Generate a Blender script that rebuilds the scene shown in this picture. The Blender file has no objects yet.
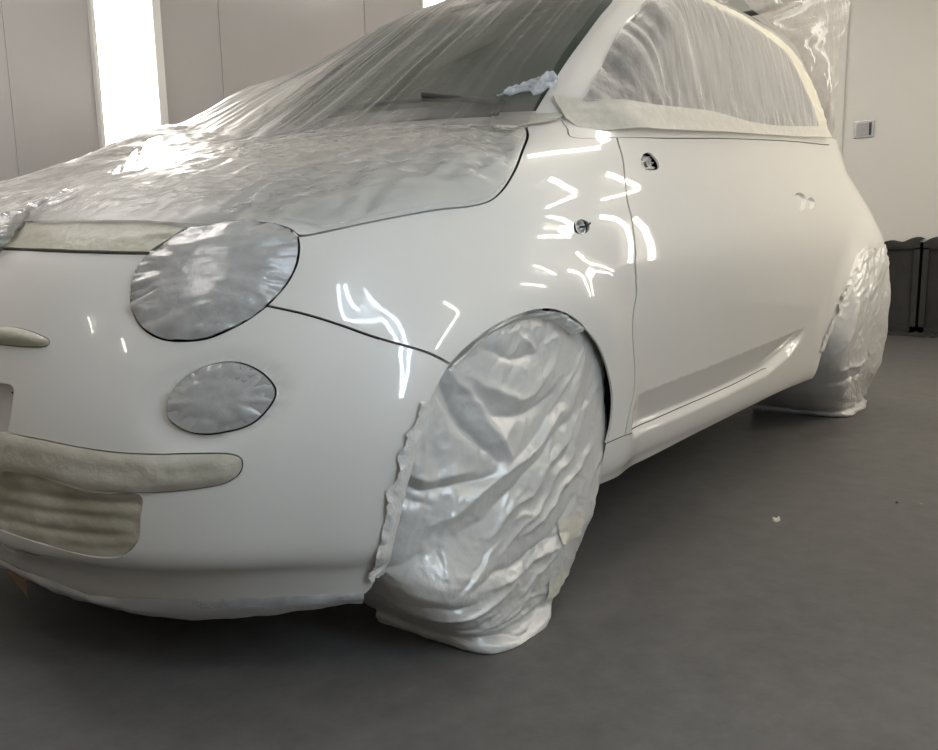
import bpy, bmesh, math, random
import numpy as np
from mathutils import Vector, Matrix
from mathutils.geometry import delaunay_2d_cdt
random.seed(7)
SC_ = bpy.context.scene
COL = SC_.collection

# ---------------------------------------------------------------- camera, world, exposure
cam_data = bpy.data.cameras.new('camera'); cam = bpy.data.objects.new('camera', cam_data); COL.objects.link(cam)
CX, CY, CZ, YAW, PITCH, ROLL, FOC = -1.3106, -1.7208, 0.7744, 0.8906, -0.1666, -0.0189, 860.3606
def cam_rot(yaw, pit, rol):
    f = np.array([math.sin(yaw)*math.cos(pit), math.cos(yaw)*math.cos(pit), math.sin(pit)])
    r = np.array([math.cos(yaw), -math.sin(yaw), 0.0]); u = np.cross(r, f)
    return r*math.cos(rol)+u*math.sin(rol), -r*math.sin(rol)+u*math.cos(rol), f
_r, _u, _f = cam_rot(YAW, PITCH, ROLL)
cam.matrix_world = Matrix(((_r[0], _u[0], -_f[0], CX), (_r[1], _u[1], -_f[1], CY), (_r[2], _u[2], -_f[2], CZ), (0, 0, 0, 1)))
cam_data.sensor_fit = 'HORIZONTAL'; cam_data.sensor_width = 36.0; cam_data.lens = FOC/938*36
cam_data.clip_start = .02
SC_.camera = cam
world = bpy.data.worlds.new('world'); SC_.world = world; world.use_nodes = True
world.node_tree.nodes['Background'].inputs[0].default_value = (.8, .85, .9, 1)
world.node_tree.nodes['Background'].inputs[1].default_value = .0
SC_.view_settings.view_transform = 'Standard'; SC_.view_settings.look = 'None'
SC_.view_settings.gamma = 1; SC_.view_settings.use_curve_mapping = False
SC_.view_settings.exposure = 0.50
SC_.cycles.max_bounces = 14; SC_.cycles.transparent_max_bounces = 24
SC_.cycles.diffuse_bounces = 6; SC_.cycles.glossy_bounces = 6
SC_.cycles.sample_clamp_indirect = 6; SC_.cycles.caustics_reflective = False

# ---------------------------------------------------------------- booth size
X0, X1, Y0, Y1, ZC = -3.6, 5.36, -2.45, 2.30, 2.75
def area(name, loc, rot, sx, sy, power, color):
    l = bpy.data.lights.new(name, 'AREA'); l.shape = 'RECTANGLE'; l.size = sx; l.size_y = sy
    l.energy = power; l.color = color
    o = bpy.data.objects.new(name, l); COL.objects.link(o); o.location = loc; o.rotation_euler = rot
    return o

# ---------------------------------------------------------------- node helpers
def new_mat(name):
    m = bpy.data.materials.new(name); m.use_nodes = True
    nt = m.node_tree; b = nt.nodes['Principled BSDF']
    return m, nt, b
def N(nt, t, **kw):
    n = nt.nodes.new(t)
    for k, v in kw.items():
        if k in n.inputs: n.inputs[k].default_value = v
        else: setattr(n, k, v)
    return n
def noise_bump(nt, b, scale, strength, dist=.01, detail=4, rough=.5, vec=None, socket='Normal'):
    tc = N(nt, 'ShaderNodeTexCoord'); no = N(nt, 'ShaderNodeTexNoise', Scale=scale, Detail=detail, Roughness=rough)
    mp = N(nt, 'ShaderNodeMapping')
    if vec: mp.inputs['Scale'].default_value = vec
    nt.links.new(tc.outputs['Object'], mp.inputs[0]); nt.links.new(mp.outputs[0], no.inputs['Vector'])
    bu = N(nt, 'ShaderNodeBump', Strength=strength, Distance=dist)
    nt.links.new(no.outputs['Fac'], bu.inputs['Height']); nt.links.new(bu.outputs[0], b.inputs[socket])
    return no, bu, mp
def simple(name, col, rough=.5, metal=0, **kw):
    m, nt, b = new_mat(name)
    b.inputs['Base Color'].default_value = (*col, 1); b.inputs['Roughness'].default_value = rough; b.inputs['Metallic'].default_value = metal
    for k, v in kw.items(): b.inputs[k].default_value = v
    return m
def emit(name, col, s):
    m = bpy.data.materials.new(name); m.use_nodes = True; nt = m.node_tree; nt.nodes.clear()
    e = N(nt, 'ShaderNodeEmission'); e.inputs[0].default_value = (*col, 1); e.inputs[1].default_value = s
    o = N(nt, 'ShaderNodeOutputMaterial'); nt.links.new(e.outputs[0], o.inputs[0]); return m
def mottled(name, c1, c2, scale, rough=.5, bump=0, bscale=60, lo=.35, hi=.65, **kw):
    m, nt, b = new_mat(name)
    tc = N(nt, 'ShaderNodeTexCoord'); no = N(nt, 'ShaderNodeTexNoise', Scale=scale, Detail=5, Roughness=.55)
    nt.links.new(tc.outputs['Object'], no.inputs['Vector'])
    cr = N(nt, 'ShaderNodeValToRGB'); cr.color_ramp.elements[0].color = (*c1, 1); cr.color_ramp.elements[1].color = (*c2, 1)
    cr.color_ramp.elements[0].position = lo; cr.color_ramp.elements[1].position = hi
    nt.links.new(no.outputs['Fac'], cr.inputs[0]); nt.links.new(cr.outputs[0], b.inputs['Base Color'])
    b.inputs['Roughness'].default_value = rough
    if bump: noise_bump(nt, b, bscale, bump)
    for k, v in kw.items(): b.inputs[k].default_value = v
    return m
def film(name, tint, alpha, rough, diff, bump=.4, bscale=30, vec=None, trans=.35, dist=.01, var=.18, attr=None, gloss=1.45, spec=.6):
    """translucent plastic: tinted see-through + milky body + gloss"""
    m, nt, b = new_mat(name)
    b.inputs['Base Color'].default_value = (*diff, 1); b.inputs['Roughness'].default_value = rough
    b.inputs['Specular IOR Level'].default_value = spec
    no, bu, mp = noise_bump(nt, b, bscale, bump, dist, 5, .6, vec)
    tl = N(nt, 'ShaderNodeBsdfTranslucent'); tl.inputs[0].default_value = (*diff, 1)
    mx0 = N(nt, 'ShaderNodeMixShader'); mx0.inputs[0].default_value = trans
    nt.links.new(b.outputs[0], mx0.inputs[1]); nt.links.new(tl.outputs[0], mx0.inputs[2])
    tr = N(nt, 'ShaderNodeBsdfTransparent'); tr.inputs[0].default_value = (*tint, 1)
    mx = N(nt, 'ShaderNodeMixShader')
    # milkiness varies a little with the crumple
    cr = N(nt, 'ShaderNodeMapRange'); cr.inputs['From Min'].default_value = .3; cr.inputs['From Max'].default_value = .7
    cr.inputs['To Min'].default_value = max(0, alpha-var); cr.inputs['To Max'].default_value = min(1, alpha+var)
    nt.links.new(no.outputs['Fac'], cr.inputs[0]); nt.links.new(cr.outputs[0], mx.inputs[0])
    if attr:      # how many layers of film lie here
        an = N(nt, 'ShaderNodeAttribute', attribute_name=attr); nt.links.new(an.outputs['Fac'], mx.inputs[0])
    nt.links.new(tr.outputs[0], mx.inputs[1]); nt.links.new(mx0.outputs[0], mx.inputs[2])
    gl = N(nt, 'ShaderNodeBsdfGlossy'); gl.inputs[0].default_value = (1, 1, 1, 1); gl.inputs['Roughness'].default_value = rough
    nt.links.new(bu.outputs[0], gl.inputs['Normal'])
    mx2 = N(nt, 'ShaderNodeMixShader'); fr = N(nt, 'ShaderNodeFresnel', IOR=gloss); nt.links.new(bu.outputs[0], fr.inputs['Normal'])
    nt.links.new(fr.outputs[0], mx2.inputs[0]); nt.links.new(mx.outputs[0], mx2.inputs[1]); nt.links.new(gl.outputs[0], mx2.inputs[2])
    out = nt.nodes['Material Output']; nt.links.new(mx2.outputs[0], out.inputs[0])
    return m

JOINTS = (.505, 1.62, 2.7)
CEIL = ((-.7, .75, 1.3, .32), (-.8, 1.65, 1.3, .32), (3.4, .75, 1.3, .32), (-1.92, -.82, .52, .32))  # added unseen light boxes; the last one brightens the front bumper

M = {}
# car paint: pearl white under clear coat
m, nt, b = new_mat('pearl_paint'); M['paint'] = m
b.inputs['Base Color'].default_value = (.66, .64, .60, 1); b.inputs['Roughness'].default_value = .38
b.inputs['Coat Weight'].default_value = 1; b.inputs['Coat Roughness'].default_value = .035; b.inputs['Coat IOR'].default_value = 1.5
b.inputs['Specular IOR Level'].default_value = .35
M['primer'] = simple('pale_edge', (.55, .53, .49), .5)
M['dark'] = simple('dark_void', (.012, .012, .013), .7)
M['rubber'] = simple('black_rubber', (.02, .02, .02), .6)
M['glass'] = simple('tinted_glass', (.075, .09, .073), .14, 0, **{'Specular IOR Level': .5})
M['trim'] = simple('black_plastic', (.03, .03, .03), .45)
M['metal'] = simple('grey_metal', (.42, .42, .42), .35, .9)
M['lens'] = simple('lamp_lens', (.42, .42, .41), .15, .3)
M['wall'] = mottled('booth_panel_grey', (.425, .405, .395), (.455, .433, .42), 1.2, .22, 0, **{'Specular IOR Level': .35})
M['wallend'] = mottled('booth_panel_warm', (.60, .585, .54), (.63, .61, .57), 1.0, .38)
M['ceil'] = simple('ceiling_white', (.7, .69, .66), .6)
M['seam'] = simple('panel_seam', (.36, .34, .32), .5)
M['white'] = simple('white_enamel', (.78, .77, .73), .35)
M['strip_warm'] = emit('strip_light_warm', (1.0, .93, .80), 15)
M['strip_cool'] = emit('strip_light_cool', (.72, .87, 1.0), 18)
M['strip_pale'] = emit('strip_diffuser_pale', (.62, .80, 1.0), 4)
M['panel'] = emit('light_panel', (1.0, .955, .89), 7)
M['ceil_lit'] = emit('added_ceiling_glow', (1.0, .95, .92), 10)
# floor: worn grey painted concrete
m, nt, b = new_mat('grey_painted_concrete'); M['floor'] = m
tc = N(nt, 'ShaderNodeTexCoord'); n1 = N(nt, 'ShaderNodeTexNoise', Scale=1.3, Detail=6, Roughness=.6); n2 = N(nt, 'ShaderNodeTexNoise', Scale=14, Detail=6, Roughness=.7)
nt.links.new(tc.outputs['Object'], n1.inputs['Vector']); nt.links.new(tc.outputs['Object'], n2.inputs['Vector'])
cr = N(nt, 'ShaderNodeValToRGB'); cr.color_ramp.elements[0].position = .3; cr.color_ramp.elements[1].position = .72
cr.color_ramp.elements[0].color = (.104, .099, .095, 1); cr.color_ramp.elements[1].color = (.136, .128, .121, 1)
nt.links.new(n1.outputs['Fac'], cr.inputs[0])
cr2 = N(nt, 'ShaderNodeValToRGB'); cr2.color_ramp.elements[0].position = .3; cr2.color_ramp.elements[1].position = .7
cr2.color_ramp.elements[0].color = (.78, .78, .78, 1); cr2.color_ramp.elements[1].color = (1.10, 1.10, 1.10, 1)
nt.links.new(n2.outputs['Fac'], cr2.inputs[0])
mu = N(nt, 'ShaderNodeMix', data_type='RGBA', blend_type='MULTIPLY'); mu.inputs[0].default_value = 1
nt.links.new(cr.outputs[0], mu.inputs[6]); nt.links.new(cr2.outputs[0], mu.inputs[7]); nt.links.new(mu.outputs[2], b.inputs['Base Color'])
mr = N(nt, 'ShaderNodeMapRange'); mr.inputs['To Min'].default_value = .36; mr.inputs['To Max'].default_value = .52
nt.links.new(n1.outputs['Fac'], mr.inputs[0]); nt.links.new(mr.outputs[0], b.inputs['Roughness'])
bu = N(nt, 'ShaderNodeBump', Strength=.12, Distance=.01); nt.links.new(n2.outputs['Fac'], bu.inputs['Height']); nt.links.new(bu.outputs[0], b.inputs['Normal'])
b.inputs['Specular IOR Level'].default_value = .3

M['film_lamp'] = film('lamp_film', (.8, .8, .8), .74, .20, (.57, .56, .54), .25, 60, None, .15, .005, .05)
M['film_sheet'] = film('sheet_film', (.98, .98, .97), .36, .29, (.84, .82, .79), .3, 22, None, .45, .008, .08, 'layers', 1.30, .35)
M['film_window'] = film('window_film', (.72, .70, .68), .52, .46, (.50, .48, .465), .45, 3.2, (9, 9, .8), .3, .012, .14)
M['film_gather'] = film('gathered_film', (.95, .95, .94), .4, .25, (.8, .78, .75), .35, 22, None, .45, .008, .1)
M['film_drape'] = film('drape_film', (.92, .91, .89), .46, .45, (.56, .53, .505), .3, 18, None, .5, .008, .08, None, 1.04, .1)
M['film_skirt'] = film('skirt_film', (.9, .9, .9), .62, .28, (.66, .66, .67), .25, 30, None, .3, .006)
M['film_blue_sheen'] = film('film_bluish_sheen', (.85, .9, .95), .75, .16, (.72, .77, .84), .5, 40, None, .35, .008)  # bluish reflection put into the film's own colour
def plastic(name, col, rough, bscale, bump, dist=.006, trans=0):
    m, nt, b = new_mat(name); b.inputs['Base Color'].default_value = (*col, 1); b.inputs['Roughness'].default_value = rough
    b.inputs['Specular IOR Level'].default_value = .6
    noise_bump(nt, b, bscale, bump, dist, 5, .6); return m
M['bag'] = plastic('bag_plastic', (.58, .57, .545), .29, 20, .35, .008)
M['bag'].node_tree.nodes['Principled BSDF'].inputs['Metallic'].default_value = .10
M['bag_hem'] = plastic('bag_hem_plastic', (.66, .65, .62), .30, 60, .6)
M['tape_olive'] = mottled('olive_tape', (.33, .32, .24), (.38, .365, .28), 20, .42, .25, 45)
M['tape_grey'] = mottled('grey_beige_tape', (.42, .39, .315), (.51, .48, .405), 16, .40, .3, 45)
M['tape_patch'] = mottled('patched_tape', (.30, .27, .195), (.50, .47, .39), 9, .45, .3, 40)
M['tape_cream'] = mottled('cream_tape', (.60, .57, .47), (.68, .65, .55), 12, .42, .3, 40)
M['tape_clear'] = film('clear_cream_tape', (.95, .94, .90), .82, .40, (.74, .71, .635), .25, 40, None, .3, .005, .08, None, 1.3, .3)
M['ink'] = simple('black_print', (.03, .03, .03), .5)
M['glass_pale'] = simple('greenish_glass', (.22, .24, .21), .12)
M['filter'] = mottled('sooty_filter', (.015, .014, .013), (.026, .024, .022), 6, .85, .3, 30)
M['filter_frame'] = simple('sooty_frame', (.014, .013, .012), .6)
M['paper'] = simple('cream_paper', (.66, .63, .53), .7)
M['flake'] = simple('pink_flake', (.34, .22, .19), .7)
M['paper_brown'] = simple('brown_paper', (.35, .24, .15), .75)

# ---------------------------------------------------------------- body surfaces (smooth loft of level outlines)
def pchip(xk, yk, x):
    xk=np.asarray(xk,float); yk=np.asarray(yk,float); x=np.asarray(x,float)
    h=np.diff(xk); d=np.diff(yk)/h
    m=np.zeros_like(yk)
    for i in range(1,len(xk)-1):
        if d[i-1]*d[i]>0:
            w1=2*h[i]+h[i-1]; w2=h[i]+2*h[i-1]
            m[i]=(w1+w2)/(w1/d[i-1]+w2/d[i])
    m[0]=d[0]; m[-1]=d[-1]
    x=np.clip(x,xk[0],xk[-1]); i=np.clip(np.searchsorted(xk,x)-1,0,len(xk)-2)
    u=(x-xk[i])/h[i]; u2=u*u; u3=u2*u
    return (2*u3-3*u2+1)*yk[i]+(u3-2*u2+u)*h[i]*m[i]+(-2*u3+3*u2)*yk[i+1]+(u3-u2)*h[i]*m[i+1]
def smooth(a,b,x):
    u=np.clip((x-a)/(b-a),0,1); return u*u*u*(10-15*u+6*u*u)
# z, nose x, rounding start x, half width, p, q, tail rounding start, tail x
BODY=np.array([
 (.120,-.620,-.02,.742,2.4,2.4,2.20,2.66),
 (.190,-.655,-.02,.756,2.4,2.4,2.20,2.72),
 (.228,-.690, .00,.770,2.4,2.4,2.20,2.76),
 (.246,-.716, .00,.779,2.4,2.4,2.20,2.80),
 (.275,-.731, .00,.786,2.4,2.4,2.20,2.82),
 (.400,-.738, .00,.797,2.4,2.4,2.20,2.83),
 (.500,-.730, .05,.806,2.4,2.3,2.20,2.83),
 (.600,-.706, .16,.812,2.45,2.2,2.20,2.82),
 (.680,-.672, .34,.814,2.55,2.2,2.20,2.80),
 (.740,-.628, .46,.809,2.6,2.3,2.20,2.77),
 (.780,-.588, .51,.802,2.6,2.45,2.20,2.75),
 (.810,-.540, .54,.796,2.6,2.45,2.20,2.73),
 (.850,-.455, .57,.785,2.6,2.4,2.18,2.70),
 (.890,-.335, .60,.772,2.6,2.4,2.16,2.67),
 (.930,-.195, .63,.757,2.6,2.4,2.14,2.64),
 (.970,-.025, .66,.742,2.5,2.35,2.12,2.60),
 (1.02, .170, .70,.727,2.4,2.3,2.12,2.56),
 (1.08, .380, .78,.709,2.4,2.3,2.12,2.52),
 (1.14, .520, .85,.690,2.4,2.3,2.12,2.48)])
# upper body: windscreen, pillars, side glass, roof
CABIN=np.array([
 (.940, .060, .55,.735,2.2,2.4,2.10,2.62),
 (1.00, .150, .60,.716,2.2,2.4,2.10,2.56),
 (1.06, .235, .66,.698,2.2,2.4,2.05,2.51),
 (1.14, .350, .74,.680,2.2,2.4,2.05,2.47),
 (1.22, .470, .82,.664,2.2,2.4,2.00,2.41),
 (1.30, .595, .92,.645,2.2,2.4,1.94,2.33),
 (1.38, .715,1.02,.618,2.2,2.4,1.87,2.25),
 (1.44, .825,1.10,.582,2.2,2.4,1.80,2.17),
 (1.485,.935,1.17,.530,2.2,2.4,1.72,2.08),
 (1.515,1.04,1.22,.450,2.2,2.4,1.64,1.97),
 (1.535,1.14,1.26,.300,2.2,2.4,1.56,1.83)])
def sknots(T):
    return np.r_[0,np.cumsum(np.hypot(np.diff(T[:,0]),np.diff(T[:,1])))]
SB=sknots(BODY); SC=sknots(CABIN)
def kscale(X,Y,p,q):
    k=np.ones_like(X)
    for _ in range(12):
        a=np.power(np.maximum(k*X,1e-9),p); b=np.power(np.maximum(k*Y,1e-9),q)
        k=k-(a+b-1)/((p*a+q*b)/k)
    return k
def smooth_table(T,S,lo,hi,cut):
    """dense copy of a profile table, faired with a gaussian so that mirror images run smoothly"""
    d=np.linspace(S[0],S[-1],420); D=np.stack([pchip(S,T[:,i],d) for i in range(8)],1)
    h=d[1]-d[0]; n=60; e0=D[0]+(D[1]-D[0])*np.arange(-n,0)[:,None]; e1=D[-1]+(D[-1]-D[-2])*np.arange(1,n+1)[:,None]
    E=np.concatenate([e0,D,e1]); de=np.concatenate([d[0]+h*np.arange(-n,0),d,d[-1]+h*np.arange(1,n+1)])
    sg=lo+(hi-lo)*smooth(cut,cut+.12,d)
    W=np.exp(-.5*((d[:,None]-de[None])/sg[:,None])**2); W/=W.sum(1,keepdims=True)
    return d,W@E
def tab(TT,s):
    d,D=TT; s=np.clip(s,d[0],d[-1]); h=d[1]-d[0]; i=np.clip(((s-d[0])/h).astype(int),1,len(d)-3); u=((s-d[0])/h-i)[...,None]
    a,b,c,e=D[i-1],D[i],D[i+1],D[i+2]
    return ((1-u)**3*a+(3*u**3-6*u*u+4)*b+(-3*u**3+3*u*u+3*u+1)*c+u**3*e)/6
def base(T,S,t,s):
    t,s=np.broadcast_arrays(np.asarray(t,float),np.asarray(s,float))
    Q=tab(T,s); z,xn,x1,w,p,q,x2,xt=[Q[...,i] for i in range(8)]
    th=np.clip(t,0,1)*np.pi/2; X=np.cos(th); Y=np.sin(th)
    k=kscale(X,Y,p,q)
    xf=x1-(x1-xn)*X*k; yf=w*Y*k
    xm=x1+(t-1)*(x2-x1)
    th3=np.clip(t-2,0,1)*np.pi/2; X3=np.sin(th3); Y3=np.cos(th3); k3=kscale(X3,Y3,2.5+0*p,2.5+0*p)
    xr=x2+(xt-x2)*X3*k3; yr=w*Y3*k3
    x=np.where(t<=1,xf,np.where(t<=2,xm,xr)); y=np.where(t<=1,yf,np.where(t<=2,w,yr))
    return np.stack([x,-y,z],-1)
def normal_of(f,t,s,e=2e-4):
    tu=f(t+e,s)-f(t-e,s); sv=f(t,s+e)-f(t,s-e)
    n=np.cross(tu,sv); return n/np.maximum(np.linalg.norm(n,axis=-1,keepdims=True),1e-12)
def seg_interp(pts,x):
    pts=np.asarray(pts); return np.interp(x,pts[:,0],pts[:,1])
BODY_T=smooth_table(BODY,SB,.006,.045,.20); CABIN_T=smooth_table(CABIN,SC,.04,.04,0)
SILL_TOP=[(0.411, 0.393), (0.917, 0.408), (1.623, 0.435)]   # (x,z) upper edge of the tucked lower door
SILL_CR=[(0.371, 0.312), (0.417, 0.319), (0.729, 0.32), (1.001, 0.327), (1.156, 0.335), (1.294, 0.34), (1.489, 0.376), (1.625, 0.431)]    # (x,z) crease
def offs(P):
    """outward displacement of the plain loft at point P"""
    x,y,z=P[...,0],P[...,1],P[...,2]
    d=np.zeros_like(x)
    for (wx,wz),R,a,r2 in (((0.01,.285),.345,.016,.17),((2.30,.30),.345,.022,.20)):
        r=np.hypot(x-wx,z-wz)
        f=a*(1-smooth(R+.005,R+r2,r))*smooth(.70,.40,z*0+np.abs(z-.45)*0+.4)
        d=d+f*(1-smooth(.80,.92,z))
    d=d+.034*np.exp(-((x-2.36)/.30)**2)*smooth(.30,.55,z)*(1-smooth(.62,1.03,z))
    if len(SILL_TOP):
        zt=seg_interp(SILL_TOP,x); zc=seg_interp(SILL_CR,x)
        inx=smooth(SILL_TOP[0][0]-.01,SILL_TOP[0][0]+.05,x)*smooth(SILL_TOP[-1][0]+.01,SILL_TOP[-1][0]-.12,x)
        up=np.clip((zt-z)/np.maximum(zt-zc,.01),0,1.05)
        lo=1-smooth(-.006,.032,zc-z)
        g=.5*(up+lo-np.sqrt((up-lo)**2+.01)); d=d-.022*np.maximum(g,0)*inx
    return d
def body(t,s):
    B=lambda a,b: base(BODY_T,SB,a,b)
    P=B(t,s); n=normal_of(B,t,s)
    n=np.where((n[...,1:2]>0)&(np.abs(n[...,1:2])>.05),-n,n)
    n=np.where((np.asarray(t)[...,None]*np.ones(n.shape[:-1]+(1,))<.05)&(n[...,0:1]>0),-n,n)
    return P+n*offs(P)[...,None]
def cabin(t,s):
    return base(CABIN_T,SC,t,s)

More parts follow.
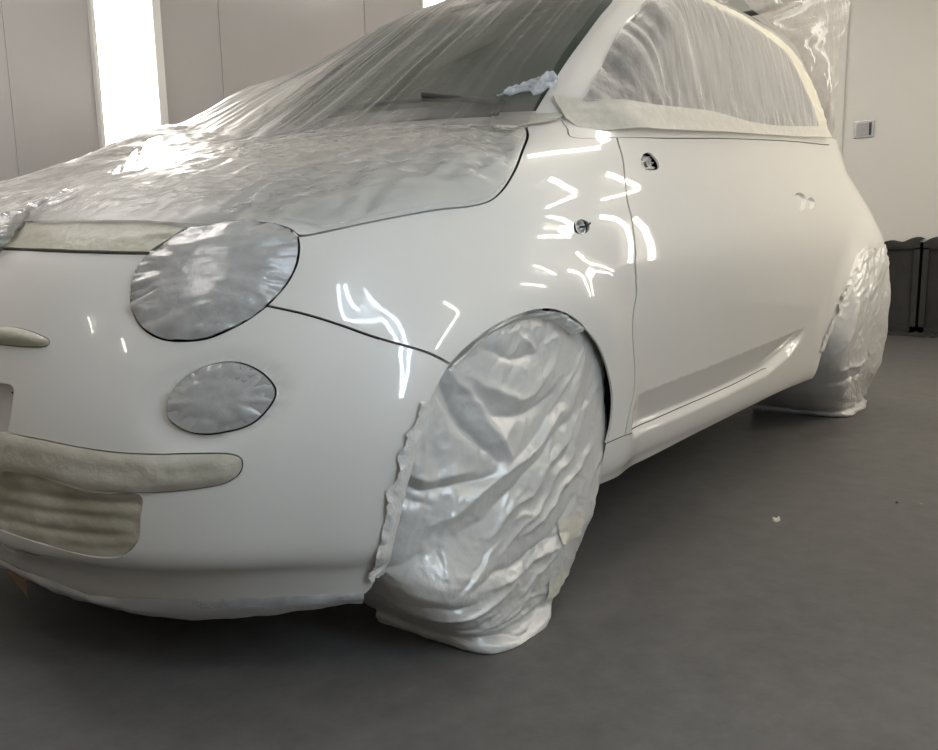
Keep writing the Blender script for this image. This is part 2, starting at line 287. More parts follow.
# outline curves on the body in surface coordinates (round, up)
CUR = {
 'ARCH_F': [(0.6893, 0.0618), (0.6984, 0.0879), (0.7106, 0.1739), (0.7222, 0.2327), (0.7356, 0.2962), (0.7458, 0.3515), (0.7543, 0.4132), (0.762, 0.4701), (0.7824, 0.5091), (0.8044, 0.5314), (0.8359, 0.5463), (0.8712, 0.5493), (0.9237, 0.5375), (1.0069, 0.5033), (1.0677, 0.4515), (1.1092, 0.3918), (1.1314, 0.3374), (1.1376, 0.2809), (1.1314, 0.2326)],
 'SILL_SEAM': [(1.1314, 0.2326), (1.1688, 0.2339)],
 'SILL_END': [(1.1314, 0.2326), (1.1266, 0.1753), (1.1282, 0.1152)],
 'SILL_BOT': [(1.1282, 0.1152), (1.2445, 0.1046), (1.3674, 0.1174), (1.5197, 0.1319), (1.6773, 0.1459), (1.8193, 0.1361)],
 'DOOR_FRONT': [(0.8145, 1.3647), (0.8628, 1.1542), (0.8932, 0.948), (0.9095, 0.8467), (0.9291, 0.7781), (0.9576, 0.7106), (1.0016, 0.6497), (1.0583, 0.5878), (1.1012, 0.5395), (1.1774, 0.3729), (1.1819, 0.3279), (1.1754, 0.2859), (1.1688, 0.2339)],
 'DOOR_BOT': [(1.1688, 0.2339), (1.2071, 0.2285), (1.3467, 0.2319), (1.4715, 0.239), (1.5435, 0.247), (1.6032, 0.2538)],
 'DOOR_TOP': [(0.8151, 1.3616), (1.1491, 1.4705), (1.2401, 1.5082), (1.6358, 1.6287), (1.9606, 1.6864)],
 'DOOR_REAR': [(1.6032, 0.2538), (1.6872, 0.2886), (1.7368, 0.3506), (1.762, 0.4743), (1.7525, 0.6588), (1.837, 1.0201), (1.9606, 1.6864)],
 'SILLTOP': [(1.1849, 0.3134), (1.4146, 0.328), (1.7359, 0.3541)],
 'MIRROR': [(0.9245, 1.2122), (0.9459, 1.2361), (0.9703, 1.1944), (0.9883, 1.1329), (0.9868, 1.0878), (0.9686, 1.0672), (0.9479, 1.0671), (0.9292, 1.0993), (0.9213, 1.1604)],
 'REP': [(0.8228, 0.7673), (0.8357, 0.7589), (0.8454, 0.7402), (0.8461, 0.7228), (0.8372, 0.7166), (0.8242, 0.7236), (0.8149, 0.7411), (0.8141, 0.7593)],
 'HANDLE': [(1.5812, 0.9294), (1.6117, 0.9667), (1.6403, 0.9545), (1.6481, 0.8981), (1.6297, 0.8331), (1.6029, 0.8116), (1.5765, 0.8316), (1.5692, 0.8765)],
 'HANDLE2': [(1.6544, 0.8985), (1.685, 0.9239), (1.7009, 0.8925), (1.687, 0.8424), (1.6617, 0.8232), (1.6476, 0.8487)],
 'HOOD_CUT': [(0.4687, 0.7419), (0.4772, 0.7312), (0.4864, 0.73), (0.4995, 0.7365), (0.5641, 0.7769), (0.6074, 0.803), (0.6455, 0.8165), (0.6636, 0.8342), (0.672, 0.8809), (0.6644, 1.0129), (0.629, 1.2326), (0.6044, 1.3451), (0.5694, 1.4469)],
 'HOOD_FRONT': [(0.0649, 0.7092), (0.1533, 0.7042), (0.2329, 0.6992), (0.3275, 0.6938)],
 'LAMP': [(0.4793, 0.7258), (0.4881, 0.7009), (0.4969, 0.6643), (0.4997, 0.6266), (0.4941, 0.5889), (0.4823, 0.5666), (0.4654, 0.549), (0.4479, 0.5376), (0.4224, 0.5343), (0.3963, 0.5379), (0.3711, 0.5528), (0.3523, 0.5736), (0.3372, 0.6013), (0.3276, 0.6323), (0.3229, 0.6657), (0.3267, 0.6961), (0.3387, 0.7259), (0.3613, 0.7536), (0.3921, 0.7694), (0.4284, 0.7676), (0.4582, 0.7519)],
 'FOG': [(0.4262, 0.4273), (0.4256, 0.4457), (0.4301, 0.464), (0.442, 0.483), (0.4582, 0.4957), (0.4759, 0.5013), (0.4956, 0.4997), (0.5178, 0.4893), (0.5382, 0.472), (0.5508, 0.4543), (0.5531, 0.4404), (0.5481, 0.4224), (0.5374, 0.4049), (0.5225, 0.3952), (0.5034, 0.3901), (0.4837, 0.3873), (0.4632, 0.3905), (0.4439, 0.4011), (0.4311, 0.414)],
 'WHISK': [(0.1471, 0.555), (0.1887, 0.5527), (0.2283, 0.5423), (0.2458, 0.5335), (0.2453, 0.5245), (0.2175, 0.5209), (0.159, 0.5218)],
 'PLATE': [(0.1754, 0.4587), (0.1954, 0.4578), (0.2036, 0.4511), (0.2054, 0.4331), (0.2023, 0.3915), (0.1974, 0.366), (0.1891, 0.314), (0.1821, 0.3078)],
 'BAR': [(0.1869, 0.3797), (0.1971, 0.3793), (0.2637, 0.3748), (0.3294, 0.3663), (0.3763, 0.3617), (0.4286, 0.3602), (0.4663, 0.3607), (0.5152, 0.3577), (0.5272, 0.3501), (0.5298, 0.3365), (0.5256, 0.3235), (0.5091, 0.3108), (0.4851, 0.3049), (0.4431, 0.2994), (0.3999, 0.298), (0.3577, 0.2975), (0.3293, 0.2988), (0.2933, 0.3075), (0.2486, 0.3131), (0.1972, 0.3119), (0.1845, 0.3099)],
 'GRILLE': [(0.1823, 0.3096), (0.1975, 0.3153), (0.2487, 0.314), (0.2931, 0.3042), (0.3291, 0.2953), (0.3576, 0.2942), (0.4051, 0.2931), (0.4026, 0.2531), (0.3982, 0.2223), (0.3851, 0.1998), (0.3606, 0.1824), (0.3239, 0.179), (0.2609, 0.1896), (0.1982, 0.1972), (0.1621, 0.2025)],
 'BUMP_SEAM': [(0.4941, 0.5889), (0.5349, 0.5748), (0.5861, 0.5525), (0.6431, 0.5247), (0.7248, 0.4899), (0.762, 0.4701)],
 'BUMP_BOT': [(-0.0429, 0.0455), (0.0696, 0.0247), (0.1673, 0.0258), (0.2603, 0.0217), (0.3441, 0.0354), (0.4288, 0.0452), (0.482, 0.0486), (0.5517, 0.051), (0.6218, 0.0539), (0.6753, 0.0484), (0.6893, 0.0618)],
 'SKIRT_BOT': [(-0.049, 0.0419), (0.0399, 0.0006), (0.1203, -0.003), (0.203, -0.0051), (0.2592, -0.0038), (0.331, -0.0016), (0.4196, 0.012), (0.475, 0.0179), (0.5287, 0.0225), (0.5838, 0.0319), (0.638, 0.0393), (0.6711, 0.0353)],
 'FENDER_TOP': [(0.5694, 1.4469), (0.6026, 1.4702), (0.6213, 1.5273)],
 'TRIM_CUT': [(0.6213, 1.5273), (0.6654, 1.4285), (0.7075, 1.3312), (0.8151, 1.3616)],
 'BELT': [(0.6213, 1.5273), (0.6819, 1.5102), (0.8111, 1.5129), (0.9666, 1.5337), (1.1441, 1.5801), (1.4162, 1.6653), (1.861, 1.7822), (2.0041, 1.7793)],
 'ARCH_R': [(1.8193, 0.1361), (1.8293, 0.2463), (1.8507, 0.3385), (1.8761, 0.4315), (1.9135, 0.5115), (1.9569, 0.5729), (2.0126, 0.5954), (2.0595, 0.5897)],
 'PIL_OUT': [(0.5783, 0.3053), (0.5771, 0.3937), (0.5789, 0.5196), (0.5792, 0.6599), (0.5892, 0.7668)],
 'PIL_IN': [(0.7006, 0.2094), (0.7061, 0.2277), (0.7077, 0.3421), (0.7006, 0.5194), (0.711, 0.6597), (0.7545, 0.7637)],
 'RAIL_OUT': [(1.2446, 0.9192), (1.6907, 1.024), (1.9713, 1.0112), (1.9619, 0.905), (2.1274, 0.8517), (2.1586, 0.7404), (2.1722, 0.6027), (2.1722, 0.4284), (2.1834, 0.2673)],
 'RAIL_IN': [(1.0778, 0.8491), (1.294, 0.848), (1.4992, 0.8436), (1.6196, 0.8246), (1.7839, 0.7818), (1.9135, 0.724), (1.9395, 0.5821), (1.9614, 0.4441), (1.9697, 0.307)],
 'TAPE_TOP': [(0.6056, 0.2261), (0.7006, 0.2094), (0.8701, 0.203), (1.0479, 0.2158), (1.2207, 0.2381), (1.5098, 0.2319), (1.9686, 0.3024)],
 'WIN_BOT': [(0.7014, 0.2072), (0.8701, 0.203), (1.0479, 0.2158), (1.2207, 0.2381), (1.5098, 0.2319), (1.9686, 0.3024)],
 'QBAR': [(0.6977, 0.3642), (0.7094, 0.3998), (0.8081, 0.2135), (0.7813, 0.2137)],
 'COWL': [(-0.05, 0.1485), (0.0966, 0.2129), (0.2813, 0.2161), (0.4414, 0.1857), (0.5082, 0.2434), (0.5783, 0.3053)],
 'HOODTAPE': [(0.0658, 0.7092), (0.1512, 0.7054), (0.2323, 0.7004), (0.3257, 0.6954), (0.3372, 0.7235), (0.349, 0.7542), (0.2989, 0.768), (0.1684, 0.7752), (0.0223, 0.7807)],
 'COWLTAPE': [(0.441, 1.6051), (0.4582, 1.6731), (0.4976, 1.72), (0.5313, 1.7351), (0.6213, 1.5273), (0.6026, 1.4702), (0.5734, 1.4412), (0.5598, 1.3779), (0.5351, 1.3783)],
 'BUNDLE': [(0.0396, 0.7171), (0.0279, 0.7573), (-0.036, 0.8154), (-0.05, 0.8561), (-0.05, 0.9149)],
 'BELT_LO': [(0.6755, 0.1251), (0.7288, 0.0877), (0.9068, 0.0903), (1.063, 0.1054), (1.2242, 0.1329), (1.4987, 0.1761), (1.9952, 0.2422)],
 'CRUMP': [(0.4808, 0.1868), (0.5115, 0.2478), (0.5681, 0.2915), (0.6025, 0.2581), (0.6005, 0.2172), (0.5317, 0.1925)],
 'TAIL': [(0.4387, 0.4428), (0.4562, 0.4457), (0.5579, 0.3545), (0.5581, 0.3252)],
}
FOLDS_F = [([(-0.217, 0.533), (-0.167, 0.436), (-0.085, 0.351)], -0.012, 0.012), ([(-0.194, 0.538), (-0.112, 0.438), (-0.064, 0.365)], 0.01, 0.012), ([(-0.071, 0.344), (0.032, 0.4), (0.128, 0.451)], -0.009, 0.014), ([(-0.176, 0.499), (-0.054, 0.431), (0.088, 0.457)], -0.01, 0.016), ([(-0.167, 0.529), (-0.053, 0.467), (0.077, 0.5)], 0.007, 0.016), ([(-0.334, 0.39), (-0.267, 0.331), (-0.17, 0.322), (-0.086, 0.336)], -0.011, 0.013), ([(-0.314, 0.398), (-0.253, 0.35), (-0.143, 0.341)], 0.006, 0.013), ([(-0.339, 0.386), (-0.29, 0.325), (-0.242, 0.289)], -0.008, 0.01), ([(-0.243, 0.261), (-0.096, 0.327), (0.121, 0.419)], 0.011, 0.014), ([(-0.137, 0.224), (0.041, 0.306), (0.21, 0.412)], 0.009, 0.012), ([(-0.057, 0.199), (0.099, 0.26), (0.215, 0.315)], 0.008, 0.01), ([(-0.189, 0.239), (-0.02, 0.315), (0.159, 0.407)], -0.006, 0.01), ([(-0.357, 0.295), (-0.343, 0.387)], -0.012, 0.01), ([(-0.333, 0.299), (-0.336, 0.381)], 0.008, 0.007), ([(-0.307, 0.275), (-0.32, 0.363)], -0.006, 0.007), ([(-0.266, 0.368), (-0.285, 0.464)], 0.009, 0.01), ([(-0.298, 0.375), (-0.307, 0.46)], -0.007, 0.008), ([(-0.214, 0.148), (-0.073, 0.228), (0.02, 0.247)], 0.008, 0.01), ([(-0.2, 0.147), (0.099, 0.171)], -0.008, 0.01), ([(-0.151, 0.131), (0.088, 0.141)], 0.007, 0.008), ([(-0.283, 0.11), (-0.202, 0.091), (-0.055, 0.123)], 0.009, 0.008), ([(-0.29, 0.125), (-0.178, 0.118)], -0.008, 0.008), ([(-0.117, 0.179), (0.013, 0.249), (0.151, 0.329)], 0.006, 0.007), ([(-0.094, 0.113), (0.03, 0.163), (0.14, 0.226)], -0.006, 0.007), ([(-0.234, 0.144), (-0.117, 0.208), (-0.021, 0.248)], -0.006, 0.008), ([(-0.056, 0.079), (0.04, 0.116), (0.106, 0.161)], 0.006, 0.006), ([(0.084, 0.302), (0.178, 0.376), (0.238, 0.44)], -0.006, 0.007), ([(0.014, 0.378), (0.128, 0.467), (0.197, 0.529)], 0.006, 0.008), ([(-0.186, 0.05), (-0.056, 0.059), (0.029, 0.101)], 0.005, 0.006), ([(-0.124, 0.567), (-0.049, 0.54), (0.085, 0.552)], -0.006, 0.009), ([(-0.048, 0.595), (0.016, 0.547), (0.103, 0.56)], 0.006, 0.007), ([(-0.263, 0.081), (-0.15, 0.052), (-0.023, 0.047)], -0.005, 0.006), ([(-0.374, 0.223), (-0.315, 0.208), (-0.258, 0.214)], -0.008, 0.01), ([(-0.393, 0.218), (-0.343, 0.114)], 0.006, 0.008), ([(-0.363, 0.216), (-0.318, 0.118)], -0.005, 0.008), ([(-0.359, 0.131), (-0.276, 0.085), (-0.154, 0.032), (-0.04, 0.012), (0.036, 0.029)], -0.008, 0.007)]
FOLDS_R = [([(2.006, 0.499), (1.934, 0.342), (1.908, 0.218)], 0.012, 0.014), ([(2.134, 0.527), (2.147, 0.337)], -0.01, 0.012), ([(1.874, 0.403), (1.804, 0.262)], -0.009, 0.012), ([(1.559, 0.21), (1.788, 0.147), (2.231, 0.075)], -0.01, 0.01), ([(1.401, 0.277), (1.56, 0.203)], 0.012, 0.012), ([(1.954, 0.241), (2.253, 0.239)], 0.008, 0.01), ([(1.937, 0.196), (2.265, 0.186)], -0.008, 0.01)]
TAPES_F = [(0.131, 0.171, 9, 13, 5), (0.078, 0.062, 8, 14, 6)]
PAPER = [(-0.63, 0.045, 0.15), (-0.63, 0.015, 0.123), (-0.64, -0.087, 0.099), (-0.625, -0.047, 0.124), (-0.62, 0.016, 0.141)]
LIFT_B = (0, .25, .45, .6, .75, 1)
LIFT_H = (.08, .08, .115, .085, .01, -.04)
PRINTS = ((86.5, .352, 86.0, .475), (91.5, .595, 97.5, .682))
DRAPE_L = [(1.405, -0.585, 1.506), (1.608, -0.585, 1.464), (1.895, -0.585, 1.433), (2.132, -0.585, 1.362), (2.329, -0.585, 1.243), (2.492, -0.585, 1.123)]
DRAPE_R = [(2.558, -0.63, 1.721), (2.501, -0.63, 1.581), (2.419, -0.63, 1.431), (2.408, -0.63, 1.3), (2.398, -0.63, 1.203), (2.394, -0.63, 1.109)]
LAMPS = [
    (0, 'warm', [(1.75, -1.685, 2.673), (1.95, -1.966, 2.419), (2.163, -2.136, 2.253)], [(1.732, -1.56, 2.671), (1.988, -1.9, 2.486), (2.195, -2.079, 2.311)]),
    (0, 'warm', [(2.172, -2.119, 2.271), (1.926, -2.123, 2.261), (1.678, -2.151, 2.227)], [(2.204, -2.168, 2.223), (1.952, -2.175, 2.21), (1.701, -2.205, 2.174)]),
    (1, 'warm', [(2.724, -2.009, 2.393), (3.209, -2.164, 2.247), (3.874, -2.307, 2.115)], [(2.743, -1.952, 2.45), (3.234, -2.112, 2.3), (3.908, -2.255, 2.167)]),
    (1, 'warm', [(3.879, -2.284, 2.138), (3.322, -2.315, 2.098), (2.758, -2.308, 2.095)], [(3.926, -2.315, 2.108), (3.367, -2.351, 2.064), (2.795, -2.348, 2.056)]),
    (2, 'warm', [(1.721, -2.381, 1.952), (1.88, -2.382, 1.811), (2.14, -2.385, 1.691)], [(1.712, -2.381, 1.976), (1.87, -2.382, 1.814), (2.07, -2.383, 1.629)]),
    (2, 'warm', [(2.082, -2.384, 1.647), (1.942, -2.384, 1.87), (1.711, -2.329, 2.051)], [(2.156, -2.385, 1.671), (2.025, -2.386, 1.919), (1.745, -2.303, 2.077)]),
    (3, 'warm', [(2.633, -2.391, 1.698), (2.972, -2.395, 1.582), (3.163, -2.397, 1.445), (3.233, -2.397, 1.167), (3.276, -2.397, 0.749)], [(2.684, -2.392, 1.783), (3.04, -2.396, 1.652), (3.275, -2.398, 1.47), (3.346, -2.398, 1.153), (3.339, -2.398, 0.737)]),
    (4, 'warm', [(3.407, -2.399, 1.535), (3.616, -2.401, 1.319), (3.618, -2.401, 1.072), (3.553, -2.4, 0.763)], [(3.558, -2.401, 1.601), (3.753, -2.402, 1.363), (3.707, -2.401, 1.089), (3.634, -2.4, 0.764)]),
    (5, 'warm', [(0.135, -2.244, 2.102), (0.248, -2.367, 1.946), (0.328, -2.361, 1.654)], [(0.157, -2.224, 2.122), (0.274, -2.365, 1.984), (0.352, -2.362, 1.685)]),
    (5, 'warm', [(0.327, -2.361, 1.674), (0.174, -2.354, 1.395), (0.036, -2.348, 1.135)], [(0.351, -2.36, 1.606), (0.206, -2.353, 1.334), (0.073, -2.347, 1.083)]),
    (6, 'warm', [(1.228, -2.371, 1.562), (1.605, -2.375, 1.245)], [(1.259, -2.373, 1.642), (1.641, -2.376, 1.326)]),
    (7, 'warm', [(1.42, -0.738, 2.661), (1.707, -0.95, 2.666), (2.305, -1.334, 2.678)], [(1.458, -0.593, 2.662), (1.729, -0.768, 2.666), (2.221, -1.195, 2.676)]),
    (8, 'cool', [(-0.779, -1.978, 2.371), (-0.835, -2.206, 2.142), (-0.799, -2.218, 2.13), (-0.614, -2.156, 2.19), (-0.645, -2.269, 2.077), (-0.588, -2.357, 1.548), (-0.411, -2.341, 0.728)], [(-0.748, -1.989, 2.359), (-0.807, -2.2, 2.148), (-0.774, -2.202, 2.145), (-0.584, -2.139, 2.207), (-0.608, -2.265, 2.082), (-0.537, -2.356, 1.513), (-0.345, -2.341, 0.691)]),
    (8, 'cool', [(-0.707, -2.012, 2.336), (-0.689, -2.158, 2.189), (-0.533, -2.111, 2.235), (-0.509, -2.159, 2.187), (-0.523, -2.365, 1.905), (-0.39, -2.346, 1.101), (-0.39, -2.341, 0.721)], [(-0.677, -2.019, 2.328), (-0.662, -2.148, 2.199), (-0.505, -2.1, 2.245), (-0.474, -2.149, 2.196), (-0.478, -2.364, 1.881), (-0.329, -2.345, 1.054), (-0.322, -2.341, 0.674)]),
    (8, 'pale', [(-0.763, -1.988, 2.36), (-0.783, -2.184, 2.164), (-0.69, -2.171, 2.176), (-0.594, -2.167, 2.179), (-0.631, -2.367, 1.975), (-0.54, -2.353, 1.364), (-0.471, -2.343, 0.845)], [(-0.689, -2.013, 2.335), (-0.714, -2.161, 2.185), (-0.623, -2.142, 2.205), (-0.513, -2.13, 2.215), (-0.528, -2.366, 1.953), (-0.406, -2.35, 1.263), (-0.312, -2.341, 0.742)]),
    (9, 'warm', [(-3.51, 0.102, 2.558), (-3.507, 0.006, 2.418), (-3.505, -0.082, 2.284)], [(-3.51, 0.064, 2.59), (-3.508, -0.032, 2.448), (-3.506, -0.12, 2.312)]),
    (10, 'warm', [(-3.313, 0.93, 2.688), (-3.515, 0.849, 2.661), (-3.512, 0.711, 2.487)], [(-3.283, 0.894, 2.687), (-3.515, 0.823, 2.682), (-3.512, 0.684, 2.505)]),
]

# ---------------------------------------------------------------- mesh helpers
def link_mesh(name, verts, faces, mat, parent=None, smooth=True, normals=None, flat_from=None):
    me = bpy.data.meshes.new(name); me.from_pydata([tuple(map(float, v)) for v in verts], [], faces)
    if smooth: me.polygons.foreach_set('use_smooth', [True]*len(me.polygons))
    me.update()
    if normals is not None:
        me.normals_split_custom_set(normals)
    o = bpy.data.objects.new(name, me); COL.objects.link(o)
    if mat: me.materials.append(mat)
    if parent: o.parent = parent
    return o
def tag(o, label=None, cat=None, group=None, kind=None):
    if label: o['label'] = label
    if cat: o['category'] = cat
    if group: o['group'] = group
    if kind: o['kind'] = kind
    return o
def empty(name, loc=(0, 0, 0)):
    o = bpy.data.objects.new(name, None); COL.objects.link(o); o.location = loc; o.empty_display_size = .2; return o
def box_bm(bm, x0, x1, y0, y1, z0, z1):
    vs = [bm.verts.new(v) for v in ((x0,y0,z0),(x1,y0,z0),(x1,y1,z0),(x0,y1,z0),(x0,y0,z1),(x1,y0,z1),(x1,y1,z1),(x0,y1,z1))]
    for f in ((0,3,2,1),(4,5,6,7),(0,1,5,4),(1,2,6,5),(2,3,7,6),(3,0,4,7)): bm.faces.new([vs[i] for i in f])
def box(name, x0, x1, y0, y1, z0, z1, mat, parent=None, bevel=0):
    bm = bmesh.new(); box_bm(bm, x0, x1, y0, y1, z0, z1)
    if bevel: bmesh.ops.bevel(bm, geom=bm.edges[:], offset=bevel, segments=2, affect='EDGES', profile=.6)
    return bm_obj(name, bm, mat, parent)
def bm_obj(name, bm, mat, parent=None, smooth=False):
    me = bpy.data.meshes.new(name); bm.to_mesh(me); bm.free()
    if smooth: me.polygons.foreach_set('use_smooth', [True]*len(me.polygons))
    o = bpy.data.objects.new(name, me); COL.objects.link(o); me.materials.append(mat)
    if parent: o.parent = parent
    return o
def tube_bm(bm, pts, r, n=8, cap=True):
    pts = [Vector(p) for p in pts]; rings = []
    for i, p in enumerate(pts):
        d = (pts[min(i+1, len(pts)-1)]-pts[max(i-1, 0)]).normalized()
        a = d.orthogonal().normalized() if i == 0 else (rings_a - d*rings_a.dot(d)).normalized()
        rings_a = a; b = d.cross(a)
        rings.append([bm.verts.new(p+(a*math.cos(2*math.pi*k/n)+b*math.sin(2*math.pi*k/n))*r) for k in range(n)])
    for i in range(len(rings)-1):
        for k in range(n): bm.faces.new((rings[i][k], rings[i][(k+1)%n], rings[i+1][(k+1)%n], rings[i+1][k]))
    if cap: bm.faces.new(rings[0][::-1]); bm.faces.new(rings[-1])
def vnoise(p, seed=0):
    """smooth value noise in -1..1, p (...,k)"""
    p = np.asarray(p, float); i = np.floor(p).astype(int); f = p-i; f = f*f*(3-2*f); k = p.shape[-1]
    out = 0
    for c in range(2**k):
        h = np.full(p.shape[:-1], (seed*2654435761+12345) & 0xffffffff, dtype=np.uint64); w = 1.0
        for a in range(k):
            bit = (c >> a) & 1
            h = (h ^ ((i[..., a]+bit+40000).astype(np.uint64)*np.uint64((374761393, 668265263, 2246822519)[a]))) & np.uint64(0xffffffff)
            h = ((h ^ (h >> np.uint64(15)))*np.uint64(2246822519)) & np.uint64(0xffffffff); h = ((h ^ (h >> np.uint64(13)))*np.uint64(3266489917)) & np.uint64(0xffffffff); h = h ^ (h >> np.uint64(16))
            w = w*(f[..., a] if bit else 1-f[..., a])
        out = out + w*((h & np.uint64(65535)).astype(float)/32768.0-1)
    return out
def fbm(p, seed=0, o=4):
    s = 0; a = 1
    for k in range(o): s = s+a*vnoise(np.asarray(p)*2**k, seed+k); a *= .5
    return s
def ridge(p, seed=0, o=3):
    s = 0; a = 1
    for k in range(o): s = s+a*(1-2*np.abs(vnoise(np.asarray(p)*2**k, seed+k))); a *= .5
    return s
def catmull(pts, step):
    P = np.asarray(pts, float); out = []
    for i in range(len(P)-1):
        p0 = P[i-1] if i else 2*P[0]-P[1]; p1, p2 = P[i], P[i+1]; p3 = P[i+2] if i+2 < len(P) else 2*P[-1]-P[-2]
        n = max(1, int(math.ceil(np.linalg.norm(p2-p1)/step)))
        # centripetal knots keep the curve from overshooting
        k0 = 0; k1 = k0+max(np.linalg.norm(p1-p0), 1e-6)**.5; k2 = k1+max(np.linalg.norm(p2-p1), 1e-6)**.5; k3 = k2+max(np.linalg.norm(p3-p2), 1e-6)**.5
        for j in range(n):
            u = k1+(k2-k1)*j/n
            a1 = (k1-u)/(k1-k0)*p0+(u-k0)/(k1-k0)*p1; a2 = (k2-u)/(k2-k1)*p1+(u-k1)/(k2-k1)*p2; a3 = (k3-u)/(k3-k2)*p2+(u-k2)/(k3-k2)*p3
            b1 = (k2-u)/(k2-k0)*a1+(u-k0)/(k2-k0)*a2; b2 = (k3-u)/(k3-k1)*a2+(u-k1)/(k3-k1)*a3
            out.append((k2-u)/(k2-k1)*b1+(u-k1)/(k2-k1)*b2)
    out.append(P[-1]); return np.array(out)
TU = np.array([-1, 0, 1, 2, 3.]); UU = np.array([-1, 0, 1, 2.7, 3.7])
def t2u(t): return np.interp(t, TU, UU)
def u2t(u): return np.interp(u, UU, TU)
def inpoly(pt, poly):
    x, y = pt[:, 0], pt[:, 1]; r = np.zeros(len(pt), bool); n = len(poly)
    for i in range(n):
        x1, y1 = poly[i]; x2, y2 = poly[(i+1) % n]
        if y1 == y2: continue
        c = ((y1 > y) != (y2 > y)) & (x < (x2-x1)*(y-y1)/(y2-y1)+x1); r ^= c
    return r
def outline(segs, step=.008, closed=True):
    """segs: list of (t,s) polylines or ('line', pts); joined, smoothed per segment -> (u,s)"""
    out = []
    for sg in segs:
        straight = isinstance(sg, tuple) and sg[0] == 'line'
        P = np.array(sg[1] if straight else sg, float).copy(); P[:, 0] = t2u(P[:, 0])
        if straight:
            D = []
            for a, b in zip(P[:-1], P[1:]):
                n = max(1, int(np.linalg.norm(b-a)/step)); D += [a+(b-a)*k/n for k in range(n)]
            D = np.array(D+[P[-1]])
        else: D = catmull(P, step)
        if len(out): D = D[1:] if np.linalg.norm(D[0]-out[-1]) < 1e-4 else D
        out += list(D)
    out = np.array(out)
    if np.linalg.norm(out[0]-out[-1]) < 1e-4: out = out[:-1]
    return out
def inset_poly(P, g, metric, nogap=()):
    """shift a closed polygon inwards by g metres, except along the nogap lines"""
    L = metric(P); d = (np.roll(P, -1, 0)-np.roll(P, 1, 0))*L; nn = np.stack([-d[:, 1], d[:, 0]], 1); nn /= np.maximum(np.linalg.norm(nn, axis=1, keepdims=True), 1e-9)
    ar = .5*np.sum(P[:, 0]*np.roll(P[:, 1], -1)-np.roll(P[:, 0], -1)*P[:, 1])
    if ar < 0: nn = -nn
    w = np.ones(len(P))
    for q in nogap:
        Q = outline([q], .008); w = np.where(np.linalg.norm(P[:, None]-Q[None], axis=2).min(1) < .006, 0, w)
    return P+nn*(g*w)[:, None]/L
